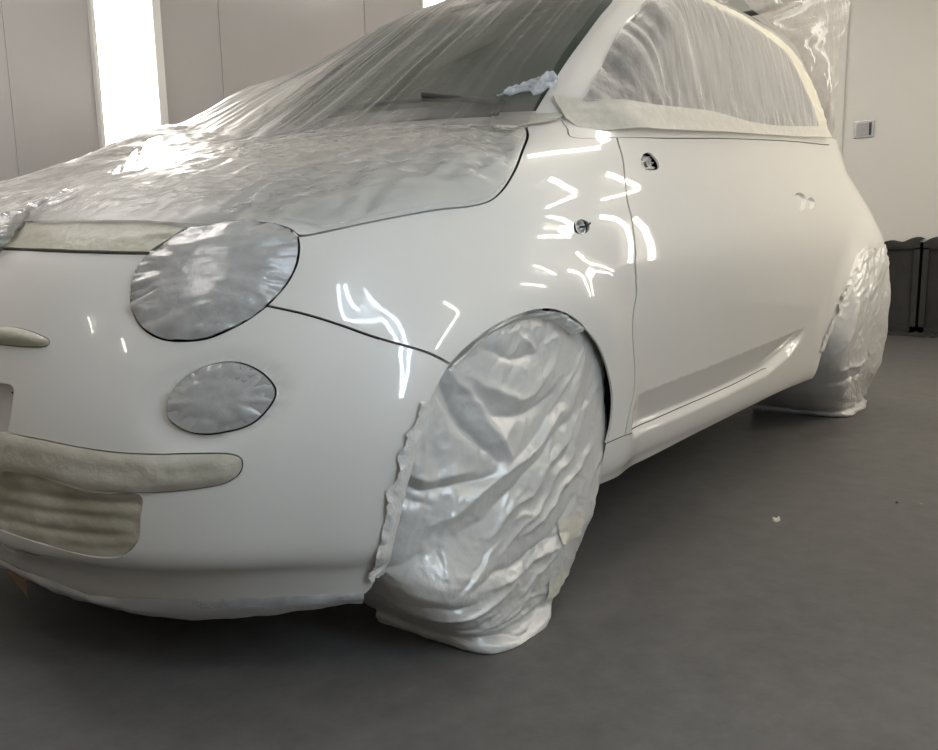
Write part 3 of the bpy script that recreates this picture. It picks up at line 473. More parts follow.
def panel_mesh(fn, outer, holes=(), step=.02, sstep=None, gap=.0, hgap=.0, flange=.0, disp=None, offset=0, nogap=()):
    """mesh of the surface fn(t,s) inside outer (u,s) minus holes; returns verts, faces, loop normals"""
    sstep = sstep or step
    def F(P): return fn(u2t(P[:, 0]), P[:, 1])
    def metric(P):
        e = 1e-3; a = np.linalg.norm(F(P+[e, 0])-F(P-[e, 0]), axis=1)/(2*e); b = np.linalg.norm(F(P+[0, e])-F(P-[0, e]), axis=1)/(2*e)
        return np.stack([np.maximum(a, .05), np.maximum(b, .05)], 1)
    if gap: outer = inset_poly(outer, gap, metric, nogap)
    hs = [inset_poly(h, -hgap, metric) if hgap else h for h in holes]
    lo, hi = outer.min(0), outer.max(0)
    gu, gs = np.arange(lo[0]+step*.37, hi[0], step), np.arange(lo[1]+sstep*.37, hi[1], sstep)
    G = np.stack(np.meshgrid(gu, gs, indexing='ij'), -1).reshape(-1, 2)
    G[:, 1] += (np.round((G[:, 0]-gu[0])/step) % 2)*sstep*.5
    keep = inpoly(G, outer)
    for h in hs: keep &= ~inpoly(G, h)
    # drop grid points hugging a border
    bp = np.concatenate([outer]+hs); G = G[keep]
    if len(G):
        md = np.full(len(G), 1e9)
        for k in range(0, len(bp), 400):
            md = np.minimum(md, np.linalg.norm(G[:, None]-bp[None, k:k+400], axis=2).min(1))
        G = G[md > min(step, sstep)*.35]
    V = [Vector(v) for v in outer]; E = [(i, (i+1) % len(outer)) for i in range(len(outer))]
    for h in hs:
        b0 = len(V); V += [Vector(v) for v in h]; E += [(b0+i, b0+(i+1) % len(h)) for i in range(len(h))]
    V += [Vector(v) for v in G]
    vo, eo, fo, *_ = delaunay_2d_cdt(V, E, [], 0, 1e-6)
    vo = np.array([(v[0], v[1]) for v in vo]); T = np.array([f for f in fo if len(f) == 3])
    c = vo[T].mean(1); k = inpoly(c, outer)
    for h in hs: k &= ~inpoly(c, h)
    T = T[k]; used = np.unique(T); mp = -np.ones(len(vo), int); mp[used] = np.arange(len(used)); T = mp[T]; vo = vo[used]
    P = F(vo); n = normal_of(fn, u2t(vo[:, 0]), vo[:, 1], 6e-4)
    C = np.array([.9, 0, .55]); sg = np.sign(((P-C)*n).sum(1)); n = n*sg[:, None]
    if disp is not None or offset:
        d = offset+(disp(vo, P) if disp is not None else 0); P2 = P+n*np.broadcast_to(d, (len(P),))[:, None]
    else: P2 = P
    # consistent outward winding
    fnm = np.cross(P2[T[:, 1]]-P2[T[:, 0]], P2[T[:, 2]]-P2[T[:, 0]]); fl = (fnm*n[T[:, 0]]).sum(1) < 0
    T[fl] = T[fl][:, ::-1]
    if disp is not None:
        fnm = np.cross(P2[T[:, 1]]-P2[T[:, 0]], P2[T[:, 2]]-P2[T[:, 0]]); nn = np.zeros_like(P2)
        for a in range(3): np.add.at(nn, T[:, a], fnm)
        n2 = nn/np.maximum(np.linalg.norm(nn, axis=1, keepdims=True), 1e-12)
    else: n2 = n
    faces = [tuple(map(int, f)) for f in T]; ln = [tuple(n2[i]) for f in faces for i in f]
    verts = list(P2)
    if flange:
        ec = {}
        for f in faces:
            for a, b in zip(f, f[1:]+f[:1]): ec[(a, b)] = ec.get((a, b), 0)+1
        bd = [(a, b) for (a, b) in ec if (b, a) not in ec]
        idx = {}
        for a, b in bd:
            for v in (a, b):
                if v not in idx:
                    idx[v] = (len(verts), len(verts)+1); verts.append(P2[v]); verts.append(P2[v]-n[v]*flange)
        for a, b in bd:
            q = (idx[b][0], idx[a][0], idx[a][1], idx[b][1]); faces.append(q)
            w = np.cross(verts[q[1]]-verts[q[0]], verts[q[2]]-verts[q[0]]); w = w/max(np.linalg.norm(w), 1e-12)
            ln += [tuple(w)]*4
    return np.array(verts), faces, ln
def mirrored(V, F, L):
    V2 = V*np.array([1, -1, 1]); F2 = []; L2 = []; k = 0
    for f in F:
        l = L[k:k+len(f)]; k += len(f)
        F2.append(tuple(f[::-1])); L2 += [(a[0], -a[1], a[2]) for a in l[::-1]]
    return V2, F2, L2
def panel(name, mat, parent, fn, outer, holes=(), both=None, **kw):
    """both: None = near side only, 'join' = both halves in one mesh, 'copy' = second object for the far side"""
    V, F, L = panel_mesh(fn, outer, holes, **kw)
    if both == 'join':
        V2, F2, L2 = mirrored(V, F, L); n = len(V)
        V = np.concatenate([V, V2]); F = F+[tuple(i+n for i in f) for f in F2]; L = L+L2
    o = link_mesh(name, V, F, mat, parent, True, L)
    if both == 'copy':
        V2, F2, L2 = mirrored(V, F, L); link_mesh(name, V2, F2, mat, parent, True, L2)
    return o

# ---------------------------------------------------------------- the booth
def slab(name, x0, x1, y0, y1, z0, z1, mat):
    return tag(box(name, x0, x1, y0, y1, z0, z1, mat), kind='structure')
slab('floor', X0-.1, X1+.1, Y0-.1, Y1+.1, -.1, 0, M['floor'])
slab('ceiling', X0-.1, X1+.1, Y0-.1, Y1+.1, ZC, ZC+.1, M['ceil'])
slab('wall_left', X0-.1, X0, Y0-.1, Y1+.1, 0, ZC, M['wallend'])
slab('wall_right', X1, X1+.1, Y0-.1, Y1+.1, 0, ZC, M['wallend'])
slab('wall_near', X0-.1, X1+.1, Y0-.1, Y0, 0, ZC, M['wall'])
slab('wall_back', X0-.1, X1+.1, Y1, Y1+.1, 0, ZC, M['wall'])
# folded joints between the sheet panels of the back wall
def joint(x, y, w=.016, d=.006, mat=None):
    bm = bmesh.new(); s = 1 if y > 0 else -1
    box_bm(bm, x-w/2, x+w/2, min(y, y-s*d), max(y, y-s*d), .0, ZC)
    return tag(bm_obj('trim_1', bm, mat or M['wall']), kind='structure')
for x in JOINTS: joint(x, Y1)
# wall light panels: recessed lit face in a white frame
def wall_light(x0, x1, z0, z1, y, label, group='upright wall light panels'):
    s = 1 if y > 0 else -1; yi = y-s*.03
    r = empty('wall_light', ((x0+x1)/2, y, z0)); tag(r, label, 'light', group)
    f = .045; bm = bmesh.new()
    for a in ((x0-.018, x0, z0-f, z1+f), (x1, x1+f, z0-f, z1+f), (x0, x1, z0-f, z0), (x0, x1, z1, z1+f)):
        box_bm(bm, a[0], a[1], min(y, yi), max(y, yi), a[2], a[3])
    o = bm_obj('frame', bm, M['white']); o.parent = r; o.matrix_parent_inverse = r.matrix_world.inverted()
    o.matrix_parent_inverse = Matrix.Translation(-r.location)
    yd = y-s*.014
    d = box('diffuser', x0, x1, min(y, yd), max(y, yd), z0, z1, M['panel']); d.parent = r; d.matrix_parent_inverse = Matrix.Translation(-r.location)
    return r
wall_light(.905, 1.205, .25, 2.45, Y1, 'tall glowing wall light panel behind the bonnet, at the left')
wall_light(3.22, 3.52, .25, 2.45, Y1, 'glowing wall light panel of which a sliver shows above the windscreen')
# ceiling light boxes, added out of view to light the car
def added_ceiling_light(x, y, lx, ly, label):
    r = empty('added_ceiling_light', (x, y, ZC)); tag(r, label, 'light', 'added ceiling light boxes')
    bm = bmesh.new(); f = .05
    for a in ((-lx/2-f, lx/2+f, -ly/2-f, -ly/2), (-lx/2-f, lx/2+f, ly/2, ly/2+f), (-lx/2-f, -lx/2, -ly/2, ly/2), (lx/2, lx/2+f, -ly/2, ly/2)):
        box_bm(bm, a[0], a[1], a[2], a[3], -.05, 0)
    bm_obj('frame', bm, M['white'], r)
    bm = bmesh.new(); box_bm(bm, -lx/2, lx/2, -ly/2, ly/2, -.03, 0); bm_obj('diffuser', bm, M['ceil_lit'], r)
for a in CEIL: added_ceiling_light(*a, 'unseen light box added on the booth ceiling to light the car')
# sloped bulkhead between near wall and ceiling
bm = bmesh.new(); vs = [bm.verts.new(v) for v in ((X0, Y0, 2.05), (X1, Y0, 2.05), (X1, -1.75, ZC), (X0, -1.75, ZC))]; ve = [bm.verts.new(v) for v in ((X0, Y0, ZC), (X1, Y0, ZC))]
for f in ((0,1,2,3),(0,4,5,1),(4,3,2,5),(0,3,4),(1,5,2)): bm.faces.new([(vs+ve)[i] for i in f])
bmesh.ops.recalc_face_normals(bm, faces=bm.faces[:]); tag(bm_obj('trim_2', bm, M['wall']), kind='structure')
# strip lights on the near wall, bulkhead and ceiling, behind the viewer, bent to shape their glints; the cool one stands in for doorway daylight
def strip_light(bits):
    c0 = np.mean([np.array(A).mean(0) for _, _, A, _ in bits], axis=0); cool = bits[0][1] == 'cool'; root = empty('strip_light', tuple(c0))
    tag(root, 'added cool glowing strips behind the viewer, standing in for doorway daylight mirrored in the front wing' if cool else 'warm strip light on the booth wall behind the viewer, mirrored in the paint', 'light', None if cool else 'warm strip lights')
    for _, col, A, Bq in bits:
        A = np.array(A); Bq = np.array(Bq); n = len(A)
        tow = np.array([.3, -.8, .8])-c0; tow = tow/np.linalg.norm(tow)
        for nm, d0, d1, mt in (('diffuser' if col == 'pale' else 'lit_strip', 0 if col != 'pale' else .034, .03 if col != 'pale' else .05, M['strip_'+col]), ('housing', .032, .05, M['white'])):
            if nm == 'housing' and col == 'pale': continue
            bm = bmesh.new(); R = [[bm.verts.new(q-c0) for q in (A[i]-tow*d0, Bq[i]-tow*d0, Bq[i]-tow*d1, A[i]-tow*d1)] for i in range(n)]
            for i in range(n-1):
                for j in range(4): bm.faces.new((R[i][j], R[i][(j+1)%4], R[i+1][(j+1)%4], R[i+1][j]))
            bm.faces.new(R[0][::-1]); bm.faces.new(R[-1]); bmesh.ops.recalc_face_normals(bm, faces=bm.faces[:])
            bm_obj(nm, bm, mt, root)
for k in sorted({a[0] for a in LAMPS}): strip_light([a for a in LAMPS if a[0] == k])
# switch plate on the end wall
r = empty('switch_plate', (X1, .055, 1.235)); tag(r, 'small grey metal plate with a slot on the right wall', 'plate')
def child_box(name, x0, x1, y0, y1, z0, z1, mat, root, bevel=0):
    o = box(name, x0, x1, y0, y1, z0, z1, mat, root, bevel); o.matrix_parent_inverse = Matrix.Translation(-root.location); return o

# ---------------------------------------------------------------- the car
car = empty('car', (1.1, 0, 0)); tag(car, 'small white rounded three-door car masked with plastic film for respraying', 'car')
car.location = (0, 0, 0)
def rev(c): return list(reversed(c))
def lineto(*pts): return ('line', list(pts))
c = CUR
ST = SB[-1]
s_at = lambda z: float(np.interp(z, BODY[:, 0], SB))
c_at = lambda z: float(np.interp(z, CABIN[:, 0], SC))
lamp = c['LAMP']; iL_seam = 4; iL_hf = 15        # joints of the lamp rim with the seam and the bonnet edge
lamp_low = lamp[iL_seam:iL_hf+1]; lamp_right = lamp[:iL_seam+1]; lamp_top = lamp[iL_hf:]
i_arch = 7                                            # arch point where bumper meets fender
A_lo, A_up = c['ARCH_F'][:i_arch+1], c['ARCH_F'][i_arch:]
t0 = 0.0
FINE = dict(step=.016, flange=.012)
# front bumper
hf = c['HOOD_FRONT']; bb = c['BUMP_BOT']
out = outline([[ (t0, bb[1][1]-.0) ]+bb[1:], A_lo, rev(c['BUMP_SEAM']), lamp_low, rev(hf)+[(t0, hf[0][1]+.004)], lineto((t0, hf[0][1]+.004), (t0, bb[1][1]))])
def ext0(pts, ymid=None):      # run a hole across the centre line
    return outline([pts, lineto(pts[-1], (-.03, pts[-1][1]), (-.03, pts[0][1]), pts[0])])
h_fog = outline([c['FOG']+c['FOG'][:1]], .006); h_bar = outline([c['BAR']+c['BAR'][:1]], .006)
h_whisk = ext0(c['WHISK']); h_plate = ext0(c['PLATE'])
h_grille = ext0(rev(c['GRILLE']))
def clipped(h): return np.column_stack([np.maximum(h[:, 0], -.02), h[:, 1]])
def fog_bevel(v, P):       # the lamp sits in a soft dished rim, deepest on its inner lower side
    ctr = h_fog.mean(0); a = np.arctan2(v[:, 1]-ctr[1], v[:, 0]-ctr[0])
    d = np.full(len(v), 9.0)
    for k in range(0, len(h_fog)): d = np.minimum(d, np.hypot(v[:, 0]-h_fog[k, 0], v[:, 1]-h_fog[k, 1]))
    w = .016+.024*np.clip(np.cos(a-math.radians(215)), 0, 1)
    q_ = np.clip(d/w, 0, 1); dd = -.013*(1-q_)**1.3*(.4+.6*smooth(-.05, .4, q_))
    # soft hollow under the lamps and crease lines of the nose
    return dd
V, F, L = panel_mesh(body, out, [h_fog, h_bar, h_whisk, h_plate, h_grille], disp=fog_bevel, step=.012, flange=.005, gap=.002, nogap=[lineto((t0, .0), (t0, 1.0))])
V2, F2, L2 = mirrored(V, F, L); n = len(V)
link_mesh('front_bumper', np.concatenate([V, V2]), F+[tuple(i+n for i in f) for f in F2], M['paint'], car, True, L+L2)
# fender
rep = outline([c['REP']+c['REP'][:1]], .004)
out_f = outline([A_up, c['SILL_SEAM'][0:2], rev(c['DOOR_FRONT']), rev(c['TRIM_CUT']), rev(c['FENDER_TOP']), rev(c['HOOD_CUT']), lamp_right, c['BUMP_SEAM']])
panel('front_fender', M['paint'], car, body, out_f, [rep], both='copy', step=.014, flange=.005, gap=.0024)
# bonnet
cow = (0.0, s_at(1.03))
out_h = outline([[(t0, hf[0][1]+.004)]+hf, lamp_top+[c['HOOD_CUT'][0]], c['HOOD_CUT'], lineto(c['HOOD_CUT'][-1], (c['HOOD_CUT'][-1][0]-.02, s_at(1.03)), cow), lineto(cow, (t0, hf[0][1]+.004))])
panel('bonnet', M['paint'], car, body, out_h, both='join', step=.02, flange=.005, gap=.0035, nogap=[lineto((t0, .3), (t0, 2.0))])
# door
mir = outline([c['MIRROR']+c['MIRROR'][:1]], .004); hn1 = outline([c['HANDLE']+c['HANDLE'][:1]], .004); hn2 = outline([c['HANDLE2']+c['HANDLE2'][:1]], .004)
out_d = outline([c['DOOR_FRONT'], c['DOOR_BOT'], c['DOOR_REAR'], rev(c['DOOR_TOP'])])
drear = c['DOOR_REAR']
panel('door', M['paint'], car, body, out_d, [mir, hn1, hn2], both='copy', step=.014, sstep=.0055, flange=.005, gap=.0022, nogap=[drear])
# sill
sb = c['SILL_BOT']; dbot = c['DOOR_BOT']
out_s = outline([rev(c['SILL_SEAM']), c['SILL_END'], sb, lineto(sb[-1], (sb[-1][0], sb[-1][1]+.03), dbot[-1]), rev(dbot)])
panel('sill', M['paint'], car, body, out_s, both='copy', step=.014, sstep=.004, flange=.0, gap=.0)
# rear quarter
ar = c['ARCH_R']; blt = c['BELT']
def ts_of(x, z):             # side point to surface coordinates (behind t=1)
    s = s_at(z); x1 = float(np.interp(z, BODY[:, 0], BODY[:, 2])); x2 = float(np.interp(z, BODY[:, 0], BODY[:, 6])); xt = float(np.interp(z, BODY[:, 0], BODY[:, 7]))
    if x <= x2: return (1+(x-x1)/(x2-x1), s)
    u = min(1, (x-x2)/(xt-x2)); lo, hi = 0, 1
    for _ in range(40):
        m_ = (lo+hi)/2; th = m_*math.pi/2; X_, Y_ = math.sin(th), max(math.cos(th), 1e-9); k = (X_**2.5+Y_**2.5)**(-1/2.5)
        if X_*k < u: lo = m_
        else: hi = m_
    return (2+(lo+hi)/2, s)
arc_back = [ts_of(2.20+.372*math.cos(a), .30+.372*math.sin(a)) for a in np.radians([78, 66, 54, 40, 27, 13, 0, -10])]
rq_low = [ts_of(2.63, .20), (2.6, s_at(.20)), (2.98, s_at(.22))]
out_q = outline([lineto(dbot[-1], (sb[-1][0], sb[-1][1]+.03), sb[-1]), ar, [ar[-1]]+arc_back, lineto(arc_back[-1], *rq_low), lineto(rq_low[-1], (2.98, s_at(1.02)), (2.6, s_at(1.06)), blt[-1]), lineto(blt[-1], c['DOOR_TOP'][-1]), rev(drear)])
panel('rear_quarter', M['paint'], car, body, out_q, both='copy', step=.015, sstep=.006, flange=0, gap=0)
# window seal moulding under the glass
out_b = outline([c['TRIM_CUT'], c['DOOR_TOP'], lineto(c['DOOR_TOP'][-1], blt[-1]), rev(blt)])
panel('window_moulding', M['paint'], car, body, out_b, both='copy', step=.02, flange=.012, gap=.0012)
# upper body: pillars and roof as one pressing round the windscreen and side windows
po, pi_, ri = c['PIL_OUT'], c['PIL_IN'], c['RAIL_IN']
s_hd = c_at(1.455); t_hd = po[-1][0]
win = outline([rev(c['WIN_BOT']), pi_, [pi_[-1], (.5*(pi_[-1][0]+ri[0][0])-.05, c_at(1.412)), ri[0]], ri])
ws_edge = po+[(t_hd-.03, c_at(1.42)), (t_hd-.10, s_hd-.01), (t_hd-.22, s_hd)]
cab_bot = lineto((po[0][0], c_at(1.0)), (1.0, c_at(1.0)), (2.0, c_at(1.05)), (2.95, c_at(1.06)))
out_c = outline([ws_edge+[(0.0, s_hd+.01)], lineto((0, s_hd+.01), (0, SC[-1]-.001), (2.98, SC[-1]-.001), (2.98, c_at(1.06))), lineto((2.98, c_at(1.06)), (2.0, c_at(1.05)), (1.0, c_at(1.0)), (po[0][0], c_at(1.0)), po[0])])
panel('roof', M['paint'], car, cabin, out_c, [win], both='join', step=.03, flange=.02)
# windscreen
out_w = outline([[(0, c_at(1.02)), (po[0][0], c_at(1.02))], lineto((po[0][0], c_at(1.02)), po[0]), ws_edge+[(0, s_hd+.01)], lineto((0, s_hd+.01), (0, c_at(1.02)))])
panel('windscreen', M['glass'], car, cabin, out_w, both='join', step=.035, offset=-.008)
panel('side_window', M['glass'], car, cabin, win, both='copy', step=.04, offset=-.010)
q = c['QBAR']
panel('quarter_light_bar', M['paint'], car, cabin, outline([('line', q+q[:1])], .01), both='copy', step=.02, offset=.002, flange=.005)
# near-black shell added just inside the skin: puts shade into the shut lines and openings
def inner_skin(v, P): return -.03-.05*0
V, F, L = panel_mesh(body, outline([lineto((0, .05), (.68, .05), (.80, s_at(.27)), (2.0, s_at(.27)), (2.98, s_at(.27)), (2.98, ST-.25), (2, ST-.2), (.9, ST-.3), (0.0, s_at(1.0)), (0, .05))]),
    [outline([[ts for ts in c['ARCH_F']], lineto(c['ARCH_F'][-1], (c['ARCH_F'][-1][0], .0), (c['ARCH_F'][0][0], .0), c['ARCH_F'][0])]),
     outline([ar, [ar[-1]]+arc_back, lineto(arc_back[-1], (arc_back[-1][0], 0.0), (ar[0][0], 0.0), ar[0])]),
     clipped(outline([lineto((-.02, s_at(.388)), (-.02, s_at(.541)), (.115, s_at(.541)), (.115, s_at(.388)), (-.02, s_at(.388)))]))], disp=inner_skin, step=.05)
V2, F2, L2 = mirrored(V, F, L); n = len(V)
link_mesh('dark_backing', np.concatenate([V, V2]), F+[tuple(i+n for i in f) for f in F2], M['dark'], car, True, L+L2)
# floor pan, wheel wells, wheels
bm = bmesh.new(); box_bm(bm, -.50, -.36, -.50, .50, .175, .30); box_bm(bm, -.40, 2.62, -.50, .50, .21, .32); box_bm(bm, .36, 1.70, -.60, .60, .26, .30)
bm_obj('floor_pan', bm, M['dark'], car)
def lathe_y(bm, prof, n=48):
    rings = []
    for (r, y) in prof: rings.append([bm.verts.new((r*math.cos(2*math.pi*k/n), y, r*math.sin(2*math.pi*k/n))) for k in range(n)])
    for i in range(len(rings)-1):
        for k in range(n): bm.faces.new((rings[i][k], rings[i][(k+1)%n], rings[i+1][(k+1)%n], rings[i+1][k]))
    return rings
for (x, y) in ((0, -1), (0, 1), (2.36, -1), (2.36, 1)):
    bm = bmesh.new(); y0 = .56*y; y1 = .725*y
    lathe_y(bm, [(.19, y0), (.27, y0), (.287, y0+.02*y), (.288, y1-.02*y), (.272, y1), (.20, y1), (.19, y1-.01*y), (.19, y0)])
    bmesh.ops.recalc_face_normals(bm, faces=bm.faces[:])
    w = bm_obj('wheel', bm, M['rubber'], car, True); w.location = (x, 0, .289)
    bm = bmesh.new(); lathe_y(bm, [(.01, y1-.05*y), (.06, y1-.03*y), (.15, y1-.035*y), (.185, y1-.005*y), (.195, y1-.01*y), (.195, y0)]); bmesh.ops.recalc_face_normals(bm, faces=bm.faces[:])
    bm_obj('rim', bm, M['metal'], w, True)
for x in (0.0, 2.2):
    for y in (-1, 1):
        bm = bmesh.new(); r0 = .33 if x == 0 else .36; n = 30; a0 = 0.0; a1 = math.pi; R_ = []
        for k in range(n+1):
            a = a0+(a1-a0)*k/n; R_.append([bm.verts.new((x+r0*math.cos(a), yy*y, .30+r0*math.sin(a))) for yy in (.50, .745)])
        for k in range(n): bm.faces.new((R_[k][0], R_[k][1], R_[k+1][1], R_[k+1][0]))
        cc = bm.verts.new((x, .50*y, .30))
        for k in range(n): bm.faces.new((R_[k][0], R_[k+1][0], cc))
        bm_obj('wheel_well', bm, M['dark'], car)

# ---------------------------------------------------------------- masking film and tape
def edge_dist(v, poly):
    a = poly; b = np.roll(poly, -1, 0); d = np.full(len(v), 9.0)
    for k in range(len(a)):
        ab = b[k]-a[k]; t = np.clip(((v-a[k])@ab)/max(ab@ab, 1e-12), 0, 1); q = a[k]+t[:, None]*ab
        d = np.minimum(d, np.linalg.norm(v-q, axis=1))
    return d
def cover(name, fn, out, mat, label, cat, disp, step=.008, both=None, group=None, parent=None, gap=.0025, flange=.004, holes=()):
    V, F, L = panel_mesh(fn, out, holes, disp=disp, step=step, gap=gap, flange=flange)
    if both == 'join':
        V2, F2, L2 = mirrored(V, F, L); n = len(V); V = np.concatenate([V, V2]); F = F+[tuple(i+n for i in f) for f in F2]; L = L+L2
    o = link_mesh(name, V, F, mat, parent, True, L)
    if label: tag(o, label, cat, group)
    return o
def dome(poly, h, w, seed, wr=.0012, ctr=None):
    c0 = poly.mean(0)
    def f(v, P):
        e = edge_dist(v, poly); base_ = h*(1-(1-np.clip(e/w, 0, 1))**2)
        a = np.arctan2(v[:, 1]-c0[1], v[:, 0]-c0[0]); r = np.linalg.norm(v-c0, axis=1)
        rim = np.exp(-(e/.03)**2)
        w1 = ridge(np.stack([a*7, r*14], 1), seed)*rim*wr*1.6       # gathered creases running in from the rim
        w2 = ridge(np.stack([v[:, 0]*18+v[:, 1]*9, v[:, 1]*26-v[:, 0]*8], 1), seed+5)*wr*.55
        w3 = fbm(v*70, seed+9, 2)*wr*.25
        return base_+w1+w2+w3+.001
    return f
o_lamp = outline([lamp_low, lamp_top, [c['HOOD_CUT'][0]]+lamp_right[:]], .006)
o_lamp = outline([lamp+lamp[:1]], .006)
hl = empty('headlamp'); hl.parent = car
cover('lamp_lens', body, o_lamp, M['lens'], None, None, dome(o_lamp, .012, .07, 3, 0), .012, parent=hl, gap=.004)
cover('lamp_film', body, o_lamp, M['film_lamp'], 'crinkled clear film stuck over the large oval headlamp', 'masking film', dome(o_lamp, .020, .075, 11, .0030), .006, gap=.001)
fl = empty('fog_lamp'); fl.parent = car
cover('lamp_lens', body, h_fog, M['lens'], None, None, dome(h_fog, .004, .05, 3, 0), .012, parent=fl, gap=.003)
cover('lamp_film', body, h_fog, M['film_lamp'], 'crinkled clear film stuck over the small oval lamp low on the bumper', 'masking film', (lambda v, P, f_=dome(h_fog, .010, .05, 23, .0022): f_(v, P)-.004), .005, gap=.0042)
# far side lamps, plain lenses
for nm, po_, hh in (('headlamp', o_lamp, .014), ('fog_lamp', h_fog, .006)):
    V, F, L = panel_mesh(body, po_, disp=dome(po_, hh, .06, 3, 0), step=.015, gap=.003, flange=.005); V2, F2, L2 = mirrored(V, F, L)
    link_mesh(nm, V2, F2, M['lens'], car, True, L2)
# tape along the bonnet's front edge
o_ht = outline([lineto(*(c['HOODTAPE'][3:]+c['HOODTAPE'][:0])), [c['HOODTAPE'][-1], (.0, c['HOODTAPE'][-1][1]+.012)], lineto((.0, c['HOODTAPE'][-1][1]+.012), (.0, c['HOODTAPE'][0][1]+.002)), [(.0, c['HOODTAPE'][0][1]+.002)]+c['HOODTAPE'][:4]], .01)
def d_ht(v, P): return .004+.0012*ridge(np.stack([v[:, 0]*9, v[:, 1]*40], 1), 4)
cover('masking_tape', body, o_ht, M['tape_olive'], 'wide olive strip of tape along the front edge of the bonnet', 'tape', d_ht, .008, both='join', gap=0)
# chrome bar end, lower strip and grille under tape
o_wh = clipped(h_whisk)
cover('badge_moulding', body, o_wh, M['lens'], None, None, dome(o_wh, .010, .03, 5, 0), .008, parent=car, both='join', gap=.001)
cover('masking_tape', body, o_wh, M['tape_olive'], 'taped-over slim moulding on the nose, cut off by the left picture edge', 'tape', dome(o_wh, .014, .03, 6, .0008), .006, both='join', gap=.001)
def d_bar(v, P):
    e = edge_dist(v, h_bar); return .006*(1-(1-np.clip(e/.018, 0, 1))**2)+.0014*ridge(np.stack([v[:, 0]*22+v[:, 1]*10, v[:, 1]*30], 1), 31)*(.35+.9*smooth(.30, .42, v[:, 0]))+.002
cover('masking_tape', body, h_bar, M['tape_grey'], 'grey-beige tape wrapped along the bumper strip under the small round lamp', 'tape', d_bar, .006, gap=.002, flange=.01)
V, F, L = panel_mesh(body, h_bar, disp=d_bar, step=.01, gap=.002, flange=.01); V, F, L = mirrored(V, F, L)
tag(link_mesh('masking_tape', V, F, M['tape_grey'], None, True, L), 'tape on the bumper strip beyond the number plate recess, outside the left picture edge', 'tape')
o_gr = clipped(h_grille)
def d_gr(v, P):
    e = edge_dist(v, h_grille[h_grille[:, 0] > -.015])
    s0 = v[:, 1]
    return -.003-.004*np.clip(e/.03, 0, 1)-.005*np.clip(e/.012, 0, 1)*(1-np.abs(np.sin((s0-.19)*math.pi/.030))**.7)+.0018*ridge(np.stack([v[:, 0]*10, v[:, 1]*55], 1), 41)
cover('masking_tape', body, o_gr, M['tape_patch'], 'overlapping tape strips closing the lower bumper grille', 'tape', d_gr, .006, both='join', gap=.001, flange=.006)
# film hanging along the bumper's lower edge
bl, sk = c['BUMP_BOT'], c['SKIRT_BOT']
bl_ = [(max(a, 0), b) for a, b in bl]; sk_ = [(max(a, 0), b) for a, b in sk]
nb = 60
def strip_pts(pts, n): 
    D = catmull(np.array([(t2u(a), b) for a, b in pts]), .01); ii = np.linspace(0, len(D)-1, n); return np.stack([np.interp(ii, np.arange(len(D)), D[:, k]) for k in (0, 1)], 1)
A_ = strip_pts([(a, b+.010) for a, b in [(0.0, bl_[1][1])]+bl_[1:-1]], nb); B_ = strip_pts([(0.0, .006)]+[(a, max(b-.012*(1-i/len(sk_)), .004)) for i, (a, b) in enumerate(sk_)][1:], nb)
rows = 6; V = []; 
for i in range(nb):
    for j in range(rows):
        f = j/(rows-1); uv = A_[i]*(1-f)+B_[i]*f
        P = body(np.array([float(u2t(uv[0]))]), np.array([uv[1]]))[0]; n = normal_of(body, np.array([float(u2t(uv[0]))]), np.array([uv[1]]), 1e-3)[0]
        if n @ (P-np.array([.9, 0, .5])) < 0: n = -n
        V.append(P+n*(.003+.004*math.sin(f*3)+.002*float(fbm(np.array([[i*.35, j*.5]]), 3)[0]))*1.0+np.array([0, 0, -.002*f*abs(math.sin(i*.5))]))
F = [(i*rows+j, (i+1)*rows+j, (i+1)*rows+j+1, i*rows+j+1) for i in range(nb-1) for j in range(rows-1)]
V = np.array(V); n = len(V); V = np.concatenate([V, V*np.array([1, -1, 1])]); F = F+[tuple(i+n for i in f[::-1]) for f in F]
tag(link_mesh('masking_film', V, F, M['film_skirt']), 'thin film strip hanging along the bottom edge of the front bumper', 'masking film')
# side window film
def d_win(v, P):
    x = P[:, 0]; z = P[:, 2]
    fold = ridge(np.stack([x*9+z*1.6+0.12*fbm(np.stack([x*3, z*3], 1), 2), z*.9], 1), 51, 3)
    low = np.exp(-((z-1.09)/.05)**2)
    left = .35+1.0*(1-smooth(.75, 1.2, x))
    return .008+.0085*fold*left*.6+.004*low*ridge(np.stack([x*22, z*16], 1), 55)
win_f = outline([rev(c['WIN_BOT']), pi_, [pi_[-1], (.5*(pi_[-1][0]+ri[0][0])-.05, c_at(1.412)), ri[0]], ri])
cover('window_film', cabin, win_f, M['film_window'], 'pleated clear film taped over the side window', 'masking film', d_win, .012, gap=-.004, flange=0)
# tape round the side window
o_bt = outline([c['BELT_LO'], lineto(c['BELT_LO'][-1], c['TAPE_TOP'][-1]), rev(c['TAPE_TOP']), lineto(c['TAPE_TOP'][0], c['BELT_LO'][0])])
def d_tape(a, s, seed=8): return lambda v, P: a+s*ridge(np.stack([P[:, 0]*12, P[:, 2]*40], 1), seed)
cover('masking_tape', cabin, o_bt, M['tape_clear'], 'cream tape band along the bottom of the side window', 'tape', lambda v, P: .010+.014*smooth(.42, .60, P[:, 0])+.012*smooth(1.07, 1.0, P[:, 2])*smooth(.42, .6, P[:, 0])+.010*smooth(1.6, 2.0, P[:, 0])+.0012*ridge(np.stack([P[:, 0]*12, P[:, 2]*40], 1), 8), .012, gap=-.002)
ro = c['RAIL_OUT']
rl = [(a, b) for a, b in c['RAIL_IN']]
def rail_out_pts():
    out_ = []
    for (t, s) in rl: out_.append((min(t+.09+.0*s, 2.6), s+.075))
    return out_
